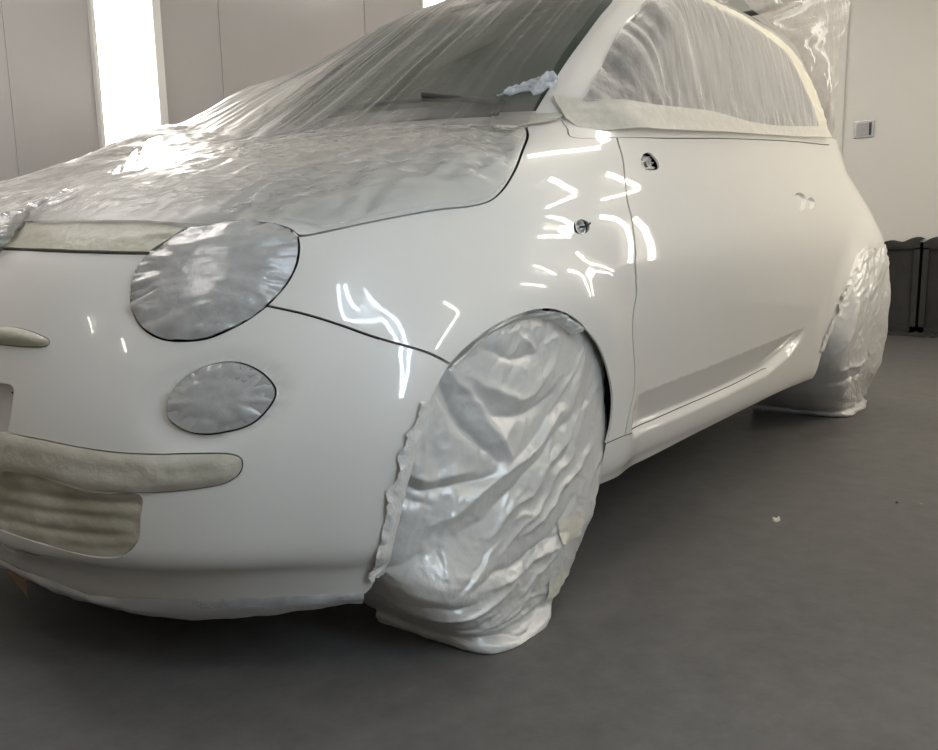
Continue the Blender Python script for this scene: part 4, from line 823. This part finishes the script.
rail_o = [(1.20, rl[0][1]+.075)]+[(t+.11, s+.060) for t, s in rl[1:6]]+[(2.12, rl[6][1]+.05), (2.17, rl[7][1]+.03), (2.2, rl[8][1])]
o_rt = outline([rl, lineto(rl[-1], rail_o[-1]), rev(rail_o), lineto(rail_o[0], rl[0])])
cover('masking_tape', cabin, o_rt, M['tape_cream'], 'cream tape following the curved roof rail behind the side window', 'tape', d_tape(.005, .0022, 18), .012, gap=-.002)
o_ct = outline([c['COWLTAPE']+c['COWLTAPE'][:1]], .008)
cover('masking_tape', body, o_ct, M['tape_clear'], 'patch of pale tape at the foot of the windscreen pillar', 'tape', d_tape(.007, .0016, 28), .008, gap=0)
o_cr = outline([c['CRUMP']+c['CRUMP'][:1]], .008)
cover('crumpled_film', cabin, o_cr, M['film_blue_sheen'], 'crumpled film, bluish reflection in its colour, bunched in the lower corner of the windscreen', 'masking film', lambda v, P: .03+.010*ridge(v*40, 61), .004, gap=0)
# the big sheet over bonnet and windscreen
def coons(front, left, top, na, nb_):
    def res(pts, n):
        D = catmull(np.array(pts), .01); l = np.r_[0, np.cumsum(np.linalg.norm(np.diff(D, axis=0), axis=1))]; l /= l[-1]; q = np.linspace(0, 1, n)
        return np.stack([np.interp(q, l, D[:, k]) for k in (0, 1)], 1)
    fr, tp = res(front, na), res(top, na); lf = res(left, nb_); ce = np.stack([np.zeros(nb_), np.linspace(front[0][1], top[0][1], nb_)], 1)
    a = np.linspace(0, 1, na)[:, None, None]; b = np.linspace(0, 1, nb_)[None, :, None]
    return (1-b)*fr[:, None]+b*tp[:, None]+(1-a)*ce[None]+a*lf[None]-((1-a)*(1-b)*fr[0]+a*(1-b)*fr[-1]+(1-a)*b*tp[0]+a*b*tp[-1])
hc = c['HOOD_CUT']; sf = c['HOODTAPE'][-3][1]
NA, NH, NW = 110, 130, 90
h_left = [(a+(-.006), b+.004) for a, b in hc[3:]]
G1 = coons([(0, sf+.012), (.16, sf+.006), (.29, sf), (.37, .757), (.42, .773), (.47, .762), (.50, .742), h_left[0]], h_left, [(0, s_at(1.025)), (.3, s_at(1.022)), (.5, s_at(1.012)), h_left[-1]], NA, NH)
w_left = [po[0], po[1], po[2], po[3], po[4], (po[4][0]-.01, c_at(1.42)), (po[4][0]-.05, c_at(1.46))]
w_left = [(a-.012, b) for a, b in w_left]
G2 = coons([(0, c_at(1.06)), (.2, c_at(1.06)), (.4, c_at(1.065)), w_left[0]], w_left, [(0, c_at(1.515)), (.25, c_at(1.51)), (.45, c_at(1.485)), w_left[-1]], NA, NW)
def eval_off(fn, G, off):
    sh = G.shape[:2]; g = G.reshape(-1, 2); P = fn(g[:, 0], g[:, 1]); n = normal_of(fn, g[:, 0], g[:, 1], 1e-3)
    sg = np.sign(((P-np.array([.9, 0, .55]))*n).sum(1)); n = n*sg[:, None]
    return P.reshape(*sh, 3)+n.reshape(*sh, 3)*off, n.reshape(*sh, 3)
P1, N1 = eval_off(body, G1, .010); P2, N2 = eval_off(cabin, G2, .022)
# bridge the hollow at the cowl: drop the rows beside it and run a smooth curve across
k1, k2 = int(NH*.88), int(NW*.16)
def bridge(A, Bq, nbr=26):
    out_ = []
    for i in range(nbr):
        u = (i+1)/(nbr+1); h00 = 2*u**3-3*u*u+1; h10 = u**3-2*u*u+u; h01 = 3*u*u-2*u**3; h11 = u**3-u*u
        d = np.linalg.norm(Bq[:, 0]-A[:, -1], axis=1, keepdims=True)*.45
        ta = (A[:, -1]-A[:, -4]); ta /= np.linalg.norm(ta, axis=1, keepdims=True); tb = (Bq[:, 3]-Bq[:, 0]); tb /= np.linalg.norm(tb, axis=1, keepdims=True)
        out_.append(h00*A[:, -1]+h10*ta*d+h01*Bq[:, 0]+h11*tb*d)
    return np.stack(out_, 1)
br = bridge(P1[:, :k1], P2[:, k2:]); brn = np.repeat((N1[:, k1-1:k1]+N2[:, k2:k2+1])/2, br.shape[1], 1)
PS = np.concatenate([P1[:, :k1], br, P2[:, k2:]], 1); NS = np.concatenate([N1[:, :k1], brn, N2[:, k2:]], 1)
nrow = PS.shape[1]
# both halves: index 0 = far edge ... NA-1 = centre ... 2NA-2 = near edge
mir3 = np.array([1, -1, 1])
PF = np.concatenate([(PS*mir3)[::-1][:-1], PS], 0); NF = np.concatenate([(NS*mir3)[::-1][:-1], NS], 0)
NS_ = np.linalg.norm(NF, axis=2, keepdims=True); NF = NF/np.maximum(NS_, 1e-9)
ncol = PF.shape[0]; aa = np.linspace(-1, 1, ncol)[:, None]; bb_ = np.linspace(0, 1, nrow)[None, :]
hood = 1-smooth(.50, .62, bb_)
bx = PF[..., 0]; by = PF[..., 1]
# crumples on the bonnet, long stretched folds on the windscreen
q1 = np.stack([bx*7+by*3, by*9-bx*2], -1)
w = hood*(.0036*ridge(q1, 71, 4)+.0030*ridge(q1*3.4, 78, 3)*(.35+.65*smooth(-.2, .5, aa))+.006*fbm(np.stack([bx*3, by*4], -1), 72, 2))
dl = (aa*1.0+.10*bb_)
st = np.stack([dl*12+0*bb_, bb_*1.6+0*aa], -1)
w = w+(1-hood)*((.0022+.0035*smooth(.3, -.5, aa))*ridge(st, 73, 3)+.003*fbm(np.stack([dl*5+0*bb_, bb_*2+0*aa], -1), 74, 2))
fade = smooth(0, .06, 1-np.abs(aa))
w = w*(.25+.75*fade)*smooth(0, .05, bb_)
PF = PF+NF*w[..., None]
# the far side stands off in a tent between the mirror, roof and wing
lift = smooth(.0, -.95, aa)*np.interp(bb_[0], LIFT_B, LIFT_H)[None]
PF = PF+lift[..., None]*np.array([0, .55, 1.0])
# and hangs down beyond it
hang = []
e0 = PF[0]
for k in range(1, 15):
    f = k/14; hang.append(e0+np.array([0, .10, 0])*math.sin(f*1.6)+np.array([0, 0, -.42])*f*f+np.stack([0*bb_[0], .02*np.sin(bb_[0]*70+k*.3)*f, 0*bb_[0]], -1))
PF = np.concatenate([np.array(hang)[::-1], PF], 0); ncol = PF.shape[0]
F = [(i*nrow+j, (i+1)*nrow+j, (i+1)*nrow+j+1, i*nrow+j+1) for i in range(ncol-1) for j in range(nrow-1)]
lay = np.clip(.13-.06*(1-np.repeat(hood, PF.shape[0], 0)) if hood.shape[0] == 1 else .10, 0, 1)
lay = lay+.42*smooth(.70, .0, np.linspace(0, 1, ncol))[:, None]*(1-hood)+.06*fbm(np.stack([PF[..., 0]*9, PF[..., 1]*9], -1), 77, 2)+.10*smooth(.45, .0, np.linspace(0, 1, ncol))[:, None]
sheet = tag(link_mesh('plastic_sheet', PF.reshape(-1, 3), F, M['film_sheet']), 'large clear plastic sheet draped over the bonnet and windscreen', 'masking film')
at_ = sheet.data.attributes.new('layers', 'FLOAT', 'POINT'); at_.data.foreach_set('value', np.clip(lay, .03, .8).astype(np.float32).ravel())
# rows of tiny printed marks on the sheet
def sheet_at(ii, jj):
    i0 = int(ii); j0 = int(jj); fi, fj = ii-i0, jj-j0
    q_ = PF[i0, j0]*(1-fi)*(1-fj)+PF[i0+1, j0]*fi*(1-fj)+PF[i0, j0+1]*(1-fi)*fj+PF[i0+1, j0+1]*fi*fj
    return q_+(np.array([CX, CY, CZ+.6])-q_)/np.linalg.norm(np.array([CX, CY, CZ+.6])-q_)*.004
rr = random.Random(5)
for (i0_, r0, i1_, r1) in PRINTS:
    V = []; Fq = []; nch = 22
    for k in range(nch):
        if k % 6 == 5: continue
        f0, f1 = k/nch, (k+rr.uniform(.4, .75))/nch; up = rr.uniform(.25, .6)
        for (da, db) in ((0, .3), (up, up+.25)):
            b = len(V); V += [sheet_at(i0_+(i1_-i0_)*f0+da, (r0+(r1-r0)*f0)*(nrow-1)), sheet_at(i0_+(i1_-i0_)*f0+db, (r0+(r1-r0)*f0)*(nrow-1)), sheet_at(i0_+(i1_-i0_)*f1+db, (r0+(r1-r0)*f1)*(nrow-1)), sheet_at(i0_+(i1_-i0_)*f1+da, (r0+(r1-r0)*f1)*(nrow-1))]; Fq.append((b, b+1, b+2, b+3))
    link_mesh('printed_lettering', V, Fq, M['ink'], sheet, False)
# gathered end of the sheet over the nose
bpt = body(np.array([a for a, b in c['BUNDLE']]), np.array([b for a, b in c['BUNDLE']]))
bn = normal_of(body, np.array([a for a, b in c['BUNDLE']]), np.array([b for a, b in c['BUNDLE']]), 1e-3)
bn = bn*np.sign(((bpt-np.array([.9, 0, .55]))*bn).sum(1))[:, None]
cp = catmull(bpt+bn*.012, .006); cp = np.concatenate([cp[:1]+np.array([[-.005, .06, -.045]]), cp[:1]+np.array([[-.003, .03, -.02]]), cp]); V = []; nseg = 20
for i, q_ in enumerate(cp):
    d = cp[min(i+1, len(cp)-1)]-cp[max(i-1, 0)]; d = d/np.linalg.norm(d); a = np.cross(d, [0, 0, 1.]); a /= np.linalg.norm(a); b = np.cross(d, a)
    for k in range(nseg):
        th = 2*math.pi*k/nseg; r_ = .019*(1-.5*i/len(cp))+.011*float(ridge(np.array([[i*.22, math.cos(th)*2.2, math.sin(th)*2.2]]), 81, 2)[0])
        V.append(q_+(a*math.cos(th)*1.4+b*math.sin(th)*.8)*max(r_, .003))
F = [(i*nseg+k, i*nseg+(k+1) % nseg, (i+1)*nseg+(k+1) % nseg, (i+1)*nseg+k) for i in range(len(cp)-1) for k in range(nseg)]
link_mesh('gathered_edge', V, F, M['film_gather'], sheet)
# black cowl panel and wiper below the windscreen
ct = np.linspace(0, .56, 40); V = []
for t in ct:
    a = body(t, s_at(1.035))+np.array([-.02, 0, -.012]); b = cabin(t, c_at(1.055)); V += [a, b+np.array([0, 0, .006])]
F = [(2*i, 2*i+2, 2*i+3, 2*i+1) for i in range(len(ct)-1)]; V = np.array(V); n = len(V)
V = np.concatenate([V, V*mir3]); F = F+[tuple(i+n for i in f[::-1]) for f in F]
link_mesh('cowl_panel', V, F, M['trim'], car)
bm = bmesh.new()
wp = [Vector(cabin(t, c_at(z))+np.array([-.012, 0, .012])) for t, z in ((.50, 1.045), (.40, 1.06), (.30, 1.068), (.18, 1.07), (.06, 1.068))]
tube_bm(bm, wp, .006, 6); tube_bm(bm, [wp[0]+Vector((-.03, 0, -.03)), wp[0], wp[2]+Vector((-.01, 0, .010))], .007, 6); bm_obj('wiper', bm, M['rubber'], car, True)

# ---------------------------------------------------------------- plastic bags over the wheels
def seg_dist(x, z, pts):
    d = np.full(x.shape, 9.0); P = np.array(pts)
    for a, b in zip(P[:-1], P[1:]):
        ab = b-a; t = np.clip(((x-a[0])*ab[0]+(z-a[1])*ab[1])/max(ab@ab, 1e-12), 0, 1)
        d = np.minimum(d, np.hypot(x-a[0]-t*ab[0], z-a[1]-t*ab[1]))
    return d
def wheel_bag(name, prof, folds, seed, mat, nphi=300, nz=240, ebox=.34, diag=1.0, amp=.006, spread=.02, shear=.0):
    """prof rows: z, left x, right x, back y, front y"""
    P = np.array(prof); zz = np.linspace(0, 1, nz); zt = P[0, 0]; V = np.zeros((nz, nphi, 3))
    # even spacing along the boxy outline
    pd = np.linspace(-1, 1, 8001); pd = math.pi/2*(1+np.sign(pd)*np.abs(pd)**3); pd = np.where(pd < 1e-9, 0, pd); cx_ = -np.sign(np.cos(pd))*np.abs(np.cos(pd))**ebox*.34; cy_ = np.abs(np.sin(pd))**ebox*.26
    al = np.r_[0, np.cumsum(np.hypot(np.diff(cx_), np.diff(cy_)))]; ph = np.interp(np.linspace(0, al[-1], nphi), al, pd)
    zv = zt*(1-zz**.95)
    zo = P[::-1, 0]
    xl, xr, yb, yf = [pchip(zo, P[::-1, i], zv)[:, None] for i in (1, 2, 3, 4)]
    cx = (xl+xr)/2; hw = (xr-xl)/2
    C_, S_ = np.cos(ph)[None], np.sin(ph)[None]
    x = cx-hw*np.sign(C_)*np.abs(C_)**ebox; y = yb+(yf-yb)*np.abs(S_)**ebox; z = zv[:, None]+0*x
    nx = -np.sign(C_)*np.abs(C_)**1.4; ny = -np.abs(S_)**.6
    l = np.hypot(nx, ny); nx, ny = nx/l, ny/l
    d = np.zeros_like(x)
    arc = np.cumsum(np.hypot(np.diff(x, axis=1, prepend=x[:, :1]), np.diff(y, axis=1, prepend=y[:, :1])), axis=1)
    front = np.clip(-ny, 0, 1)**1.5
    xw = x+.010*fbm(np.stack([x*16, z*16], -1), seed+31, 2); zw = z+.010*fbm(np.stack([x*16, z*16], -1), seed+41, 2)
    for pts, a, w in folds:
        Q = catmull(np.array(pts), .012); m_ = Q[len(Q)//2]; half = max(np.linalg.norm(Q-m_, axis=1).max(), .02)
        fade = np.clip(1.25*(1-(np.hypot(xw-m_[0], zw-m_[1])/(half*1.12))**2), 0, 1)
        d += 1.15*a*np.exp(-(seg_dist(xw, zw, Q)/w)**1.2)*front*fade
    # long slanting folds, gathers near the tape and small crumples
    rg = random.Random(seed); x_lo, x_hi = float(x.min()), float(x.max())
    for k in range(int(90*diag)):
        sx = rg.uniform(x_lo, x_hi); sz = rg.uniform(.03, zt-.08); ang = rg.gauss(.95 if sx > -.1+x_lo*.2 else 1.5, .22); ln = rg.uniform(.08, .26)
        bend = rg.uniform(-.35, .35); pts = [(sx, sz), (sx+ln*.5*math.cos(ang), sz+ln*.5*math.sin(ang)), (sx+ln*.5*(math.cos(ang)+math.cos(ang+bend)), sz+ln*.5*(math.sin(ang)+math.sin(ang+bend)))]
        mid = math.hypot(.5, .5); w_ = rg.uniform(.003, .011); a_ = rg.choice((-1, 1))*rg.uniform(.3, 1.0)*amp*(.4+45*w_)
        dd = seg_dist(xw, zw, catmull(np.array(pts), .02)); ends = np.clip(1-np.hypot(x-pts[1][0], z-pts[1][1])/(ln*.62), 0, 1)
        d += a_*np.exp(-dd/w_)*ends**.7*front
    d += amp*.9*fbm(np.stack([arc*6, z*6], -1), seed+4, 2)+.16*amp*ridge(np.stack([arc*30-z*14, z*30+arc*14], -1), seed+6, 2)
    top = smooth(zt-.10, zt, z); d += top*amp*.9*ridge(np.stack([arc*34, z*26], -1), seed+9, 3)
    low = smooth(.14, .02, z); d += low*amp*.35*ridge(np.stack([arc*9, z*40+1.2*fbm(np.stack([arc*5, z*8], -1), seed+2, 2)], -1), seed+13, 3)
    d += smooth(.035, .0, z)*spread*(.75+.35*fbm(np.stack([arc*8, arc*0], -1), seed+21, 2))
    d += .5*amp*smooth(.045, .03, z)*smooth(.012, .028, z)*-1.5
    y = y+shear*smooth(.0, -.34, x)*smooth(.12, .26, z)
    V[..., 0] = x+nx*d; V[..., 1] = y+ny*d; V[..., 2] = np.maximum(z, .0015)
    F = [(i*nphi+j, i*nphi+j+1, (i+1)*nphi+j+1, (i+1)*nphi+j) for i in range(nz-1) for j in range(nphi-1)]
    # rolled hem lying on the floor
    o = link_mesh(name, V.reshape(-1, 3), [f[::-1] for f in F], mat)
    return o, V
FP = [(.645, -.25, .25, -.60, -.79), (.57, -.315, .335, -.60, -.808), (.45, -.345, .366, -.58, -.808), (.34, -.35, .374, -.56, -.808), (.27, -.345, .362, -.55, -.81), (.20, -.32, .325, -.55, -.813), (.14, -.285, .268, -.55, -.816), (.08, -.235, .205, -.55, -.815), (.03, -.18, .135, -.55, -.812), (0, -.15, .06, -.55, -.812)]
bagf, VB = wheel_bag('wheel_bag', FP, FOLDS_F, 101, M['bag'], shear=.05)
tag(bagf, 'silvery plastic bag wrapped round the near front wheel', 'wheel cover', 'wheel masking bags')
RP = [(.69, 2.06, 2.40, -.60, -.85), (.61, 1.97, 2.47, -.58, -.872), (.50, 1.90, 2.53, -.55, -.872), (.38, 1.86, 2.57, -.54, -.866), (.28, 1.90, 2.60, -.50, -.852), (.20, 1.97, 2.63, -.45, -.832), (.12, 2.06, 2.65, -.42, -.80), (.05, 2.17, 2.67, -.41, -.775), (0, 2.26, 2.67, -.41, -.765)]
bagr, VR = wheel_bag('wheel_bag', RP, FOLDS_R, 131, M['bag'], 200, 150, amp=.009, diag=.6)
tag(bagr, 'silvery plastic bag wrapped round the rear wheel, far right of the car', 'wheel cover', 'wheel masking bags')
def patch_on(V, i0, i1, j0, j1, name, mat, parent, off=.003, slant=0.0):
    vs = []; n = 12; m_ = 10
    for a in range(n):
        for b in range(m_):
            i = i0+(i1-i0)*a/(n-1); j = j0+(j1-j0)*b/(m_-1)+slant*(a/(n-1)-.5); ii, jj = int(i), int(j); fi, fj = i-ii, j-jj
            q = V[ii, jj]*(1-fi)*(1-fj)+V[ii+1, jj]*fi*(1-fj)+V[ii, jj+1]*(1-fi)*fj+V[ii+1, jj+1]*fi*fj
            tx = V[ii, jj+1]-V[ii, jj]; tz = V[ii+1, jj]-V[ii, jj]; nn = np.cross(tx, tz); nn /= max(np.linalg.norm(nn), 1e-9)
            if nn[1] > 0: nn = -nn
            vs.append(q+nn*off)
    return link_mesh(name, vs, [(a*m_+b, a*m_+b+1, (a+1)*m_+b+1, (a+1)*m_+b) for a in range(n-1) for b in range(m_-1)], mat, parent)
def near_idx(V, x, z, y=None):
    d = np.abs(V[..., 0]-x)+np.abs(V[..., 2]-z)+(np.abs(V[..., 1]-y) if y is not None else (V[..., 1] > -.70)*9)
    return np.unravel_index(np.argmin(d), d.shape)
for (x, z, di, dj, sl) in TAPES_F:
    i, j = near_idx(VB, x, z); j = min(max(j, dj+4), VB.shape[1]-dj-4)
    patch_on(VB, i-di, i+di, j-dj, j+dj, 'tape_patch', M['tape_cream'], bagf, .004, sl)
# crinkled edge of the bag taped over the lip of the arch
def hem_strip(name, pts_ts, w_in, w_out, mat, parent, seed, toward, jag=.4):
    D = catmull(np.array([(t2u(a), b) for a, b in pts_ts]), .006); V = []; n = len(D); rows = 7
    T_ = u2t(D[:, 0]); 
    for i in range(n):
        d = D[min(i+1, n-1)]-D[max(i-1, 0)]; nn = np.array([-d[1], d[0]]); nn /= max(np.linalg.norm(nn), 1e-9)
        if nn @ (toward-D[i]) < 0: nn = -nn
        jg = 1+jag*float(fbm(np.array([[i*.31, 3.3]]), seed, 3)[0])
        for k in range(rows):
            f = k/(rows-1); off = w_in*(1-f)-w_out*f*jg; uv = D[i]+nn*off
            t = np.array([float(u2t(uv[0]))]); s = np.array([uv[1]]); P = body(t, s)[0]; N_ = normal_of(body, t, s, 1e-3)[0]
            if N_ @ (P-np.array([.9, 0, .5])) < 0: N_ = -N_
            V.append(P+N_*(.003+.006*abs(float(ridge(np.array([[i*.22, f*2.2]]), seed+3, 2)[0]))*(.3+f)-.012*(1-f)**2))
    F = [(i*rows+k, (i+1)*rows+k, (i+1)*rows+k+1, i*rows+k+1) for i in range(n-1) for k in range(rows-1)]
    return link_mesh(name, V, F, mat, parent)
ctrF = np.array([t2u(.83), .20])
hem_strip('taped_hem', c['ARCH_F'][1:7], .016, .016, M['bag_hem'], bagf, 151, ctrF, .55)
hem_strip('taped_hem', c['ARCH_F'][7:14], .016, -.004, M['bag_hem'], bagf, 152, ctrF, .2)
ctrR = np.array([t2u(2.05), .25])
hem_strip('taped_hem', ar[1:7], .02, .014, M['bag_hem'], bagr, 155, ctrR, .8)

# ---------------------------------------------------------------- details on the car
hp = c['HOOD_CUT']
def disc_on(fn, t, s, r, depth, name, mat, parent, n=20):
    P = fn(np.array([t]), np.array([s]))[0]; N_ = normal_of(fn, np.array([t]), np.array([s]), 1e-3)[0]
    if N_ @ (P-np.array([.9, 0, .5])) < 0: N_ = -N_
    a = np.cross(N_, [0, 0, 1.]); a /= np.linalg.norm(a); b = np.cross(a, N_); bm = bmesh.new()
    rings = [[bm.verts.new(P-N_*dd+(a*math.cos(2*math.pi*k/n)+b*math.sin(2*math.pi*k/n))*rr) for k in range(n)] for rr, dd in ((r, depth*.3), (r*.78, depth*.25), (r*.7, depth), (r*.2, depth*.8))]
    for i in range(3):
        for k in range(n): bm.faces.new((rings[i][k], rings[i][(k+1)%n], rings[i+1][(k+1)%n], rings[i+1][k]))
    bm.faces.new(rings[-1]); bmesh.ops.recalc_face_normals(bm, faces=bm.faces[:])
    return bm_obj(name, bm, mat, parent, True), P, N_, a, b
rc = np.array(c['REP']).mean(0)
o, P, N_, a, b = disc_on(body, rc[0], rc[1], .0165, .010, 'indicator_socket', M['lens'], car)
bm = bmesh.new(); tube_bm(bm, [P-N_*.004, P+N_*.006+a*.012*-1, P+N_*.004-a*.026+b*.006], .0022, 6); bm_obj('wire', bm, M['rubber'], o, True)
mc = np.array(c['MIRROR']).mean(0)
cover('mirror_mount', body, mir, M['paint'], None, None, lambda v, P: -.016+.006*fbm(v*60, 5, 2), .006, parent=car, gap=-.004, flange=0)
o, P, N_, a, b = disc_on(body, mc[0]+.0, mc[1]-.006, .010, .012, 'bolt_hole', M['metal'], car)
for hh, nm in ((hn1, 'handle_recess'), (hn2, 'lock_recess')):
    cover(nm, body, hh, M['paint'], None, None, lambda v, P, hh=hh: -.010*np.clip(edge_dist(v, hh)/.012, 0, 1), .005, parent=car, gap=-.001, flange=0)
# plate recess and the step in the bumper behind it
cover('plate_recess', body, clipped(h_plate), M['paint'], None, None, lambda v, P: -.030+0*v[:, 0], .02, both='join', parent=car, gap=-.003, flange=0)
# raised tailgate glass behind the roof with film hanging from it
tg = empty('tailgate'); tg.parent = car
def quad_slab(name, pts, th, mat, parent):
    P = [Vector(q) for q in pts]; nn = (P[1]-P[0]).cross(P[3]-P[0]).normalized(); bm = bmesh.new()
    A = [bm.verts.new(q) for q in P]; Bv = [bm.verts.new(q-nn*th) for q in P]
    bm.faces.new(A); bm.faces.new(Bv[::-1]); n = len(P)
    for k in range(n): bm.faces.new((A[k], Bv[k], Bv[(k+1)%n], A[(k+1)%n]))
    bmesh.ops.recalc_face_normals(bm, faces=bm.faces[:]); return bm_obj(name, bm, mat, parent)
TGH, TGE = Vector((2.02, 0, 1.56)), Vector((2.66, 0, 1.86))
def tgp(f, y, up=0): q = TGH.lerp(TGE, f); return (q.x, y, q.z+up)
quad_slab('tailgate_glass', [tgp(.0, -.50), tgp(.92, -.55), tgp(.92, .55), tgp(.0, .50)], .008, M['glass_pale'], tg)
bm = bmesh.new(); tube_bm(bm, [tgp(-.01, .5), tgp(-.02, 0), tgp(-.01, -.44), tgp(.02, -.50), tgp(.10, -.525), tgp(.60, -.565), tgp(.90, -.575), tgp(.97, -.53), tgp(.98, 0), tgp(.97, .53), tgp(.90, .575), tgp(.05, .52)], .011, 8); bm_obj('seal', bm, M['rubber'], tg, True)
# film over the raised tailgate, hanging beside the rear pillar
na_, nb_ = 60, 80; V = []
LE, RI = catmull(np.array(DRAPE_L), .01), catmull(np.array(DRAPE_R), .01)
def along(D, n): ii = np.linspace(0, len(D)-1, n); return np.stack([np.interp(ii, np.arange(len(D)), D[:, k]) for k in range(3)], 1)
LE, RI = along(LE, nb_), along(RI, nb_)
for i in range(na_):
    f = i/(na_-1)
    for j in range(nb_):
        g = j/(nb_-1); P = LE[j]*(1-f)+RI[j]*f
        P = P+np.array([0, -1, 0])*(.020*float(ridge(np.array([[f*1.6+g*6.5, f*1.1-g*.8]]), 91, 3)[0])*(.3+.7*math.sin(math.pi*min(1, f*1.2+.1))))
        V.append(P)
F = [(i*nb_+j, (i+1)*nb_+j, (i+1)*nb_+j+1, i*nb_+j+1) for i in range(na_-1) for j in range(nb_-1)]
tag(link_mesh('hanging_film', V, F, M['film_drape']), 'clear film hanging from the raised tailgate beside the rear pillar', 'masking film')
# ---------------------------------------------------------------- booth details
child_box('plate', X1-.012, X1, -.032, .102, 1.368, 1.486, M['metal'], r, .004)
child_box('slot', X1-.015, X1-.010, -.018, -.002, 1.385, 1.470, M['trim'], r)
child_box('rim', X1-.016, X1-.012, .002, .085, 1.385, 1.470, M['lens'], r, .002)
# joint and edge strips of the right wall
tag(box('trim_3', X1-.02, X1, .175, .245, 0, ZC, M['wallend']), kind='structure')
tag(box('trim_4', X1-.026, X1, .245, .262, 0, ZC, M['white']), kind='structure')
# dark exhaust filter boxes along the foot of the right wall
def filter_box(y0, y1, label):
    q = empty('exhaust_filter', (X1, (y0+y1)/2, 0)); tag(q, label, 'filter', 'exhaust filter boxes')
    def cb(*a, **k):
        o = box(*a, **k); o.matrix_parent_inverse = Matrix.Translation(-q.location); return o
    x = 5.22
    cb('filter_face', x+.02, X1, y0+.03, y1-.03, .05, .60, M['filter'], q)
    bm = bmesh.new()
    for a in ((y0, y0+.035, .02, .63), (y1-.035, y1, .02, .63), (y0, y1, .02, .06), (y0, y1, .59, .635)): box_bm(bm, x, X1-.001, a[0], a[1], a[2], a[3])
    o = bm_obj('frame', bm, M['filter_frame'], q); o.matrix_parent_inverse = Matrix.Translation(-q.location)
    vs = []; n = 40
    for i in range(n):
        y = y0+(y1-y0)*i/(n-1); h = .645+.012*math.sin(i*.9)+.012*math.sin(i*.37+1)
        vs += [(x-.006, y, .60), (x-.010, y, h-.012), (x+.03, y, h), (X1-.002, y, h+.004)]
    o = link_mesh('loose_lining', vs, [(4*i+k, 4*i+4+k, 4*i+5+k, 4*i+1+k) for i in range(n-1) for k in range(3)], M['filter'], q); o.matrix_parent_inverse = Matrix.Translation(-q.location)
filter_box(-.405, .55, 'dark exhaust filter box by the right wall, next to the rear wheel')
filter_box(-1.38, -.425, 'dark exhaust filter box by the right wall, cut off by the right picture edge')
vs = []; n = 60; rr = random.Random(3)
for i in range(n):
    y = -1.4+1.6*i/(n-1); vs += [(5.14+rr.uniform(-.03, .02), y, .002), (5.17, y, .022+rr.uniform(0, .018)), (5.215, y, .012)]
tag(link_mesh('floor_dirt', vs, [(3*i+k, 3*i+3+k, 3*i+4+k, 3*i+1+k) for i in range(n-1) for k in range(2)], M['filter']), 'dark dust and lint gathered at the foot of the filter boxes', 'dirt', kind='stuff')
# litter on the floor
def scrap(name, x, y, r_, h, mat, label, cat, seed, n=9):
    rr = random.Random(seed); bm = bmesh.new(); top = []; bot = []
    for k in range(n):
        a = 2*math.pi*k/n; q = r_*rr.uniform(.6, 1.1); bot.append(bm.verts.new((q*math.cos(a), q*math.sin(a)*.8, .0008))); top.append(bm.verts.new((q*.8*math.cos(a+.2), q*.65*math.sin(a+.2), h*rr.uniform(.35, 1))))
    cc = bm.verts.new((0, 0, h*.55))
    for k in range(n):
        bm.faces.new((bot[k], bot[(k+1)%n], top[(k+1)%n], top[k])); bm.faces.new((top[k], top[(k+1)%n], cc))
    bm.faces.new(bot[::-1]); o = bm_obj(name, bm, mat); o.location = (x, y, 0); tag(o, label, cat); return o
scrap('paper_scrap', .892, -.976, .014, .014, M['paper'], 'small crumpled cream scrap of paper on the grey floor', 'litter', 4)
scrap('grit_crumb', 1.234, -1.193, .006, .006, M['trim'], 'tiny dark crumb on the floor at the right', 'litter', 9)
scrap('paint_flake', 1.262, -1.248, .009, .003, M['flake'], 'tiny pinkish flake on the floor at the right', 'litter', 12)
# torn masking paper under the bumper
pp = PAPER
bm = bmesh.new(); vs = [bm.verts.new(q) for q in pp]
bm.faces.new((vs[0], vs[1], vs[4])); bm.faces.new((vs[1], vs[2], vs[4])); bm.faces.new((vs[2], vs[3], vs[4])); 
bmesh.ops.solidify(bm, geom=bm.faces[:], thickness=.0015)
tag(bm_obj('masking_paper', bm, M['paper_brown']), 'torn brown corner of masking paper hanging under the front bumper', 'paper')
